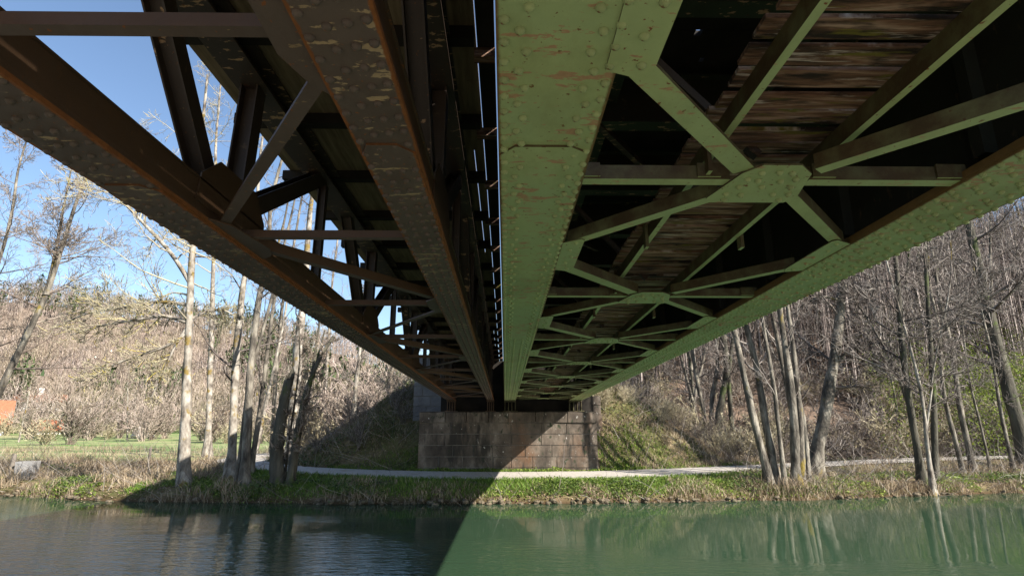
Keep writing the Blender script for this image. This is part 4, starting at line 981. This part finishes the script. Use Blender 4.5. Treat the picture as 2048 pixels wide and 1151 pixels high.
# ------------------------------------------------------------------ things on the left meadow
def house(name, label, x, y, w, d, hw, hr, rz, wall, chim=False, nwin=4):
    z = float(terrain(np.array([x]), np.array([y]))[0])-0.2
    t = thing(name, label, 'house', loc=(x, y, z), rotz=rz)
    mk('wall', box_v(-w/2, w/2, -d/2, d/2, 0, hw), CUBE_F, wall, t)
    for s in (-1, 1):
        mk('gable', [(s*w/2-0.01*s, -d/2, hw), (s*w/2-0.01*s, d/2, hw), (s*w/2-0.01*s, 0, hw+hr)], [(0, 1, 2)], wall, t)
    o_ = 0.5; a, b_ = w/2+o_, d/2+o_
    zt = hw+hr+0.1; ze = hw-hr*o_/(d/2)+0.1
    rf = mk('roof', [(-a, -b_, ze), (a, -b_, ze), (a, 0, zt), (-a, 0, zt), (-a, b_, ze), (a, b_, ze), (-a, -b_, ze+0.18), (a, -b_, ze+0.18), (a, 0, zt+0.2), (-a, 0, zt+0.2), (-a, b_, ze+0.18), (a, b_, ze+0.18)],
            [(0, 3, 2, 1), (3, 4, 5, 2), (6, 7, 8, 9), (9, 8, 11, 10), (0, 1, 7, 6), (4, 10, 11, 5), (1, 2, 8, 7), (2, 5, 11, 8), (0, 6, 9, 3), (3, 9, 10, 4)], M['roof_red'], t)
    if chim: mk('chimney', box_v(-0.6, 0.3, -0.5, 0.4, hw+hr-0.8, hw+hr+1.6), CUBE_F, M['plaster'], rf)
    for k in range(nwin):
        cx = -w/2+w*(k+0.5)/nwin
        mk('window', box_v(cx-0.5, cx+0.5, -d/2-0.03, -d/2+0.05, hw*0.35, hw*0.75), CUBE_F, M['window'], t)
house('house', 'house with broad orange tiled roof at the left edge', -98.5, 106.5, 15, 11, 1.6, 4.6, 0.72, M['plaster'], nwin=5)
house('house', 'long low house with red roof and white chimney on the far slope', -107, 136, 9, 7, 2.0, 1.6, 0.67, M['plaster'], True, 4)
house('house', 'small white house with red roof between left bank trunks', -59, 124, 4.5, 5, 2.6, 1.4, 0.44, M['plaster'], False, 2)
house('house', 'small barn with orange roof beside the large tiled house', -87, 113, 4, 4, 1.0, 1.5, 0.9, M['plaster'], nwin=1)
def lump(name, label, cat, x, y, s, seed, mat):
    rr = np.random.default_rng(seed); me = rock_mesh(seed); me.materials.clear(); me.materials.append(mat)
    z = float(terrain(np.array([x]), np.array([y]))[0])
    return tag(link(name, me, loc=(x, y, z+s[2]*0.1), rotz=rr.uniform(0, 6), scale=s), label, cat)
lump('limestone_outcrop', 'white limestone outcrop in the thicket left of the lichen tree', 'rock', -57, 94, (3.5, 2, 3.2), 91, M['limestone'])
x, y = -18.8, 23.9; z = float(terrain(np.array([x]), np.array([y]))[0])
tr = thing('stone_trough', 'grey concrete trough block in the dry grass on the left bank', 'trough', loc=(x, y, z), rotz=0.15); tr.scale = (0.6, 0.8, 1.15)
v = [(-0.45, -0.3, -0.1), (0.45, -0.3, -0.1), (0.45, 0.3, -0.1), (-0.45, 0.3, -0.1), (-0.5, -0.34, 0.55), (0.5, -0.34, 0.58), (0.5, 0.34, 0.57), (-0.5, 0.34, 0.55), (-0.4, -0.25, 0.56), (0.4, -0.25, 0.58), (0.4, 0.25, 0.57), (-0.4, 0.25, 0.56), (-0.38, -0.22, 0.3), (0.38, -0.22, 0.3), (0.38, 0.22, 0.3), (-0.38, 0.22, 0.3)]
mk('basin', v, [(0, 3, 2, 1), (0, 1, 5, 4), (1, 2, 6, 5), (2, 3, 7, 6), (3, 0, 4, 7), (4, 5, 9, 8), (5, 6, 10, 9), (6, 7, 11, 10), (7, 4, 8, 11), (8, 9, 13, 12), (9, 10, 14, 13), (10, 11, 15, 14), (11, 8, 12, 15), (12, 13, 14, 15)], M['concrete'], tr)
def post(label, x, y, h, rad, seed):
    rr = np.random.default_rng(seed); z = float(terrain(np.array([x]), np.array([y]))[0])
    Q = np.stack([np.linspace(0, 0.05, 6)*rr.normal(), np.linspace(0, 0.05, 6)*rr.normal(), np.linspace(-0.3, h, 6)], 1)
    v, f = tubes(Q[None], np.full((1, 6), rad)*np.array([1.05, 1, 1, 0.97, 0.95, 0.75]), 8)
    f = [tuple(q) for q in f]+[tuple(range(40, 48))]
    tag(link('fence_post', new_mesh('fence_post', v, f, M['wood_post'], False), loc=(x, y, z)), label, 'post', 'wooden posts')
post('weathered grey post beside the concrete trough', -19.35, 23.8, 0.95, 0.09, 1)
post('short dark post in the grass between trough and lichen tree', -16.2, 27.5, 0.9, 0.06, 2)
post('thin post by the path just right of the lichen tree', -15.0, 30.5, 1.0, 0.05, 3)

# ------------------------------------------------------------------ haze: a closed box of thin pale air round the whole place
HAZE = 0.0
if HAZE:
    hm = bpy.data.materials.new('haze'); hm.use_nodes = True; hn = hm.node_tree.nodes; hn.clear()
    ho = hn.new("ShaderNodeOutputMaterial"); hv = hn.new("ShaderNodeVolumePrincipled")
    hv.inputs["Color"].default_value = (0.92, 0.94, 1.0, 1); hv.inputs["Density"].default_value = HAZE; hv.inputs["Anisotropy"].default_value = 0.2
    hm.node_tree.links.new(hv.outputs[0], ho.inputs["Volume"])
    tag(box('haze', -430, 430, -210, 510, -7.5, 90, hm), 'thin pale haze in the valley air', 'haze', kind='stuff')
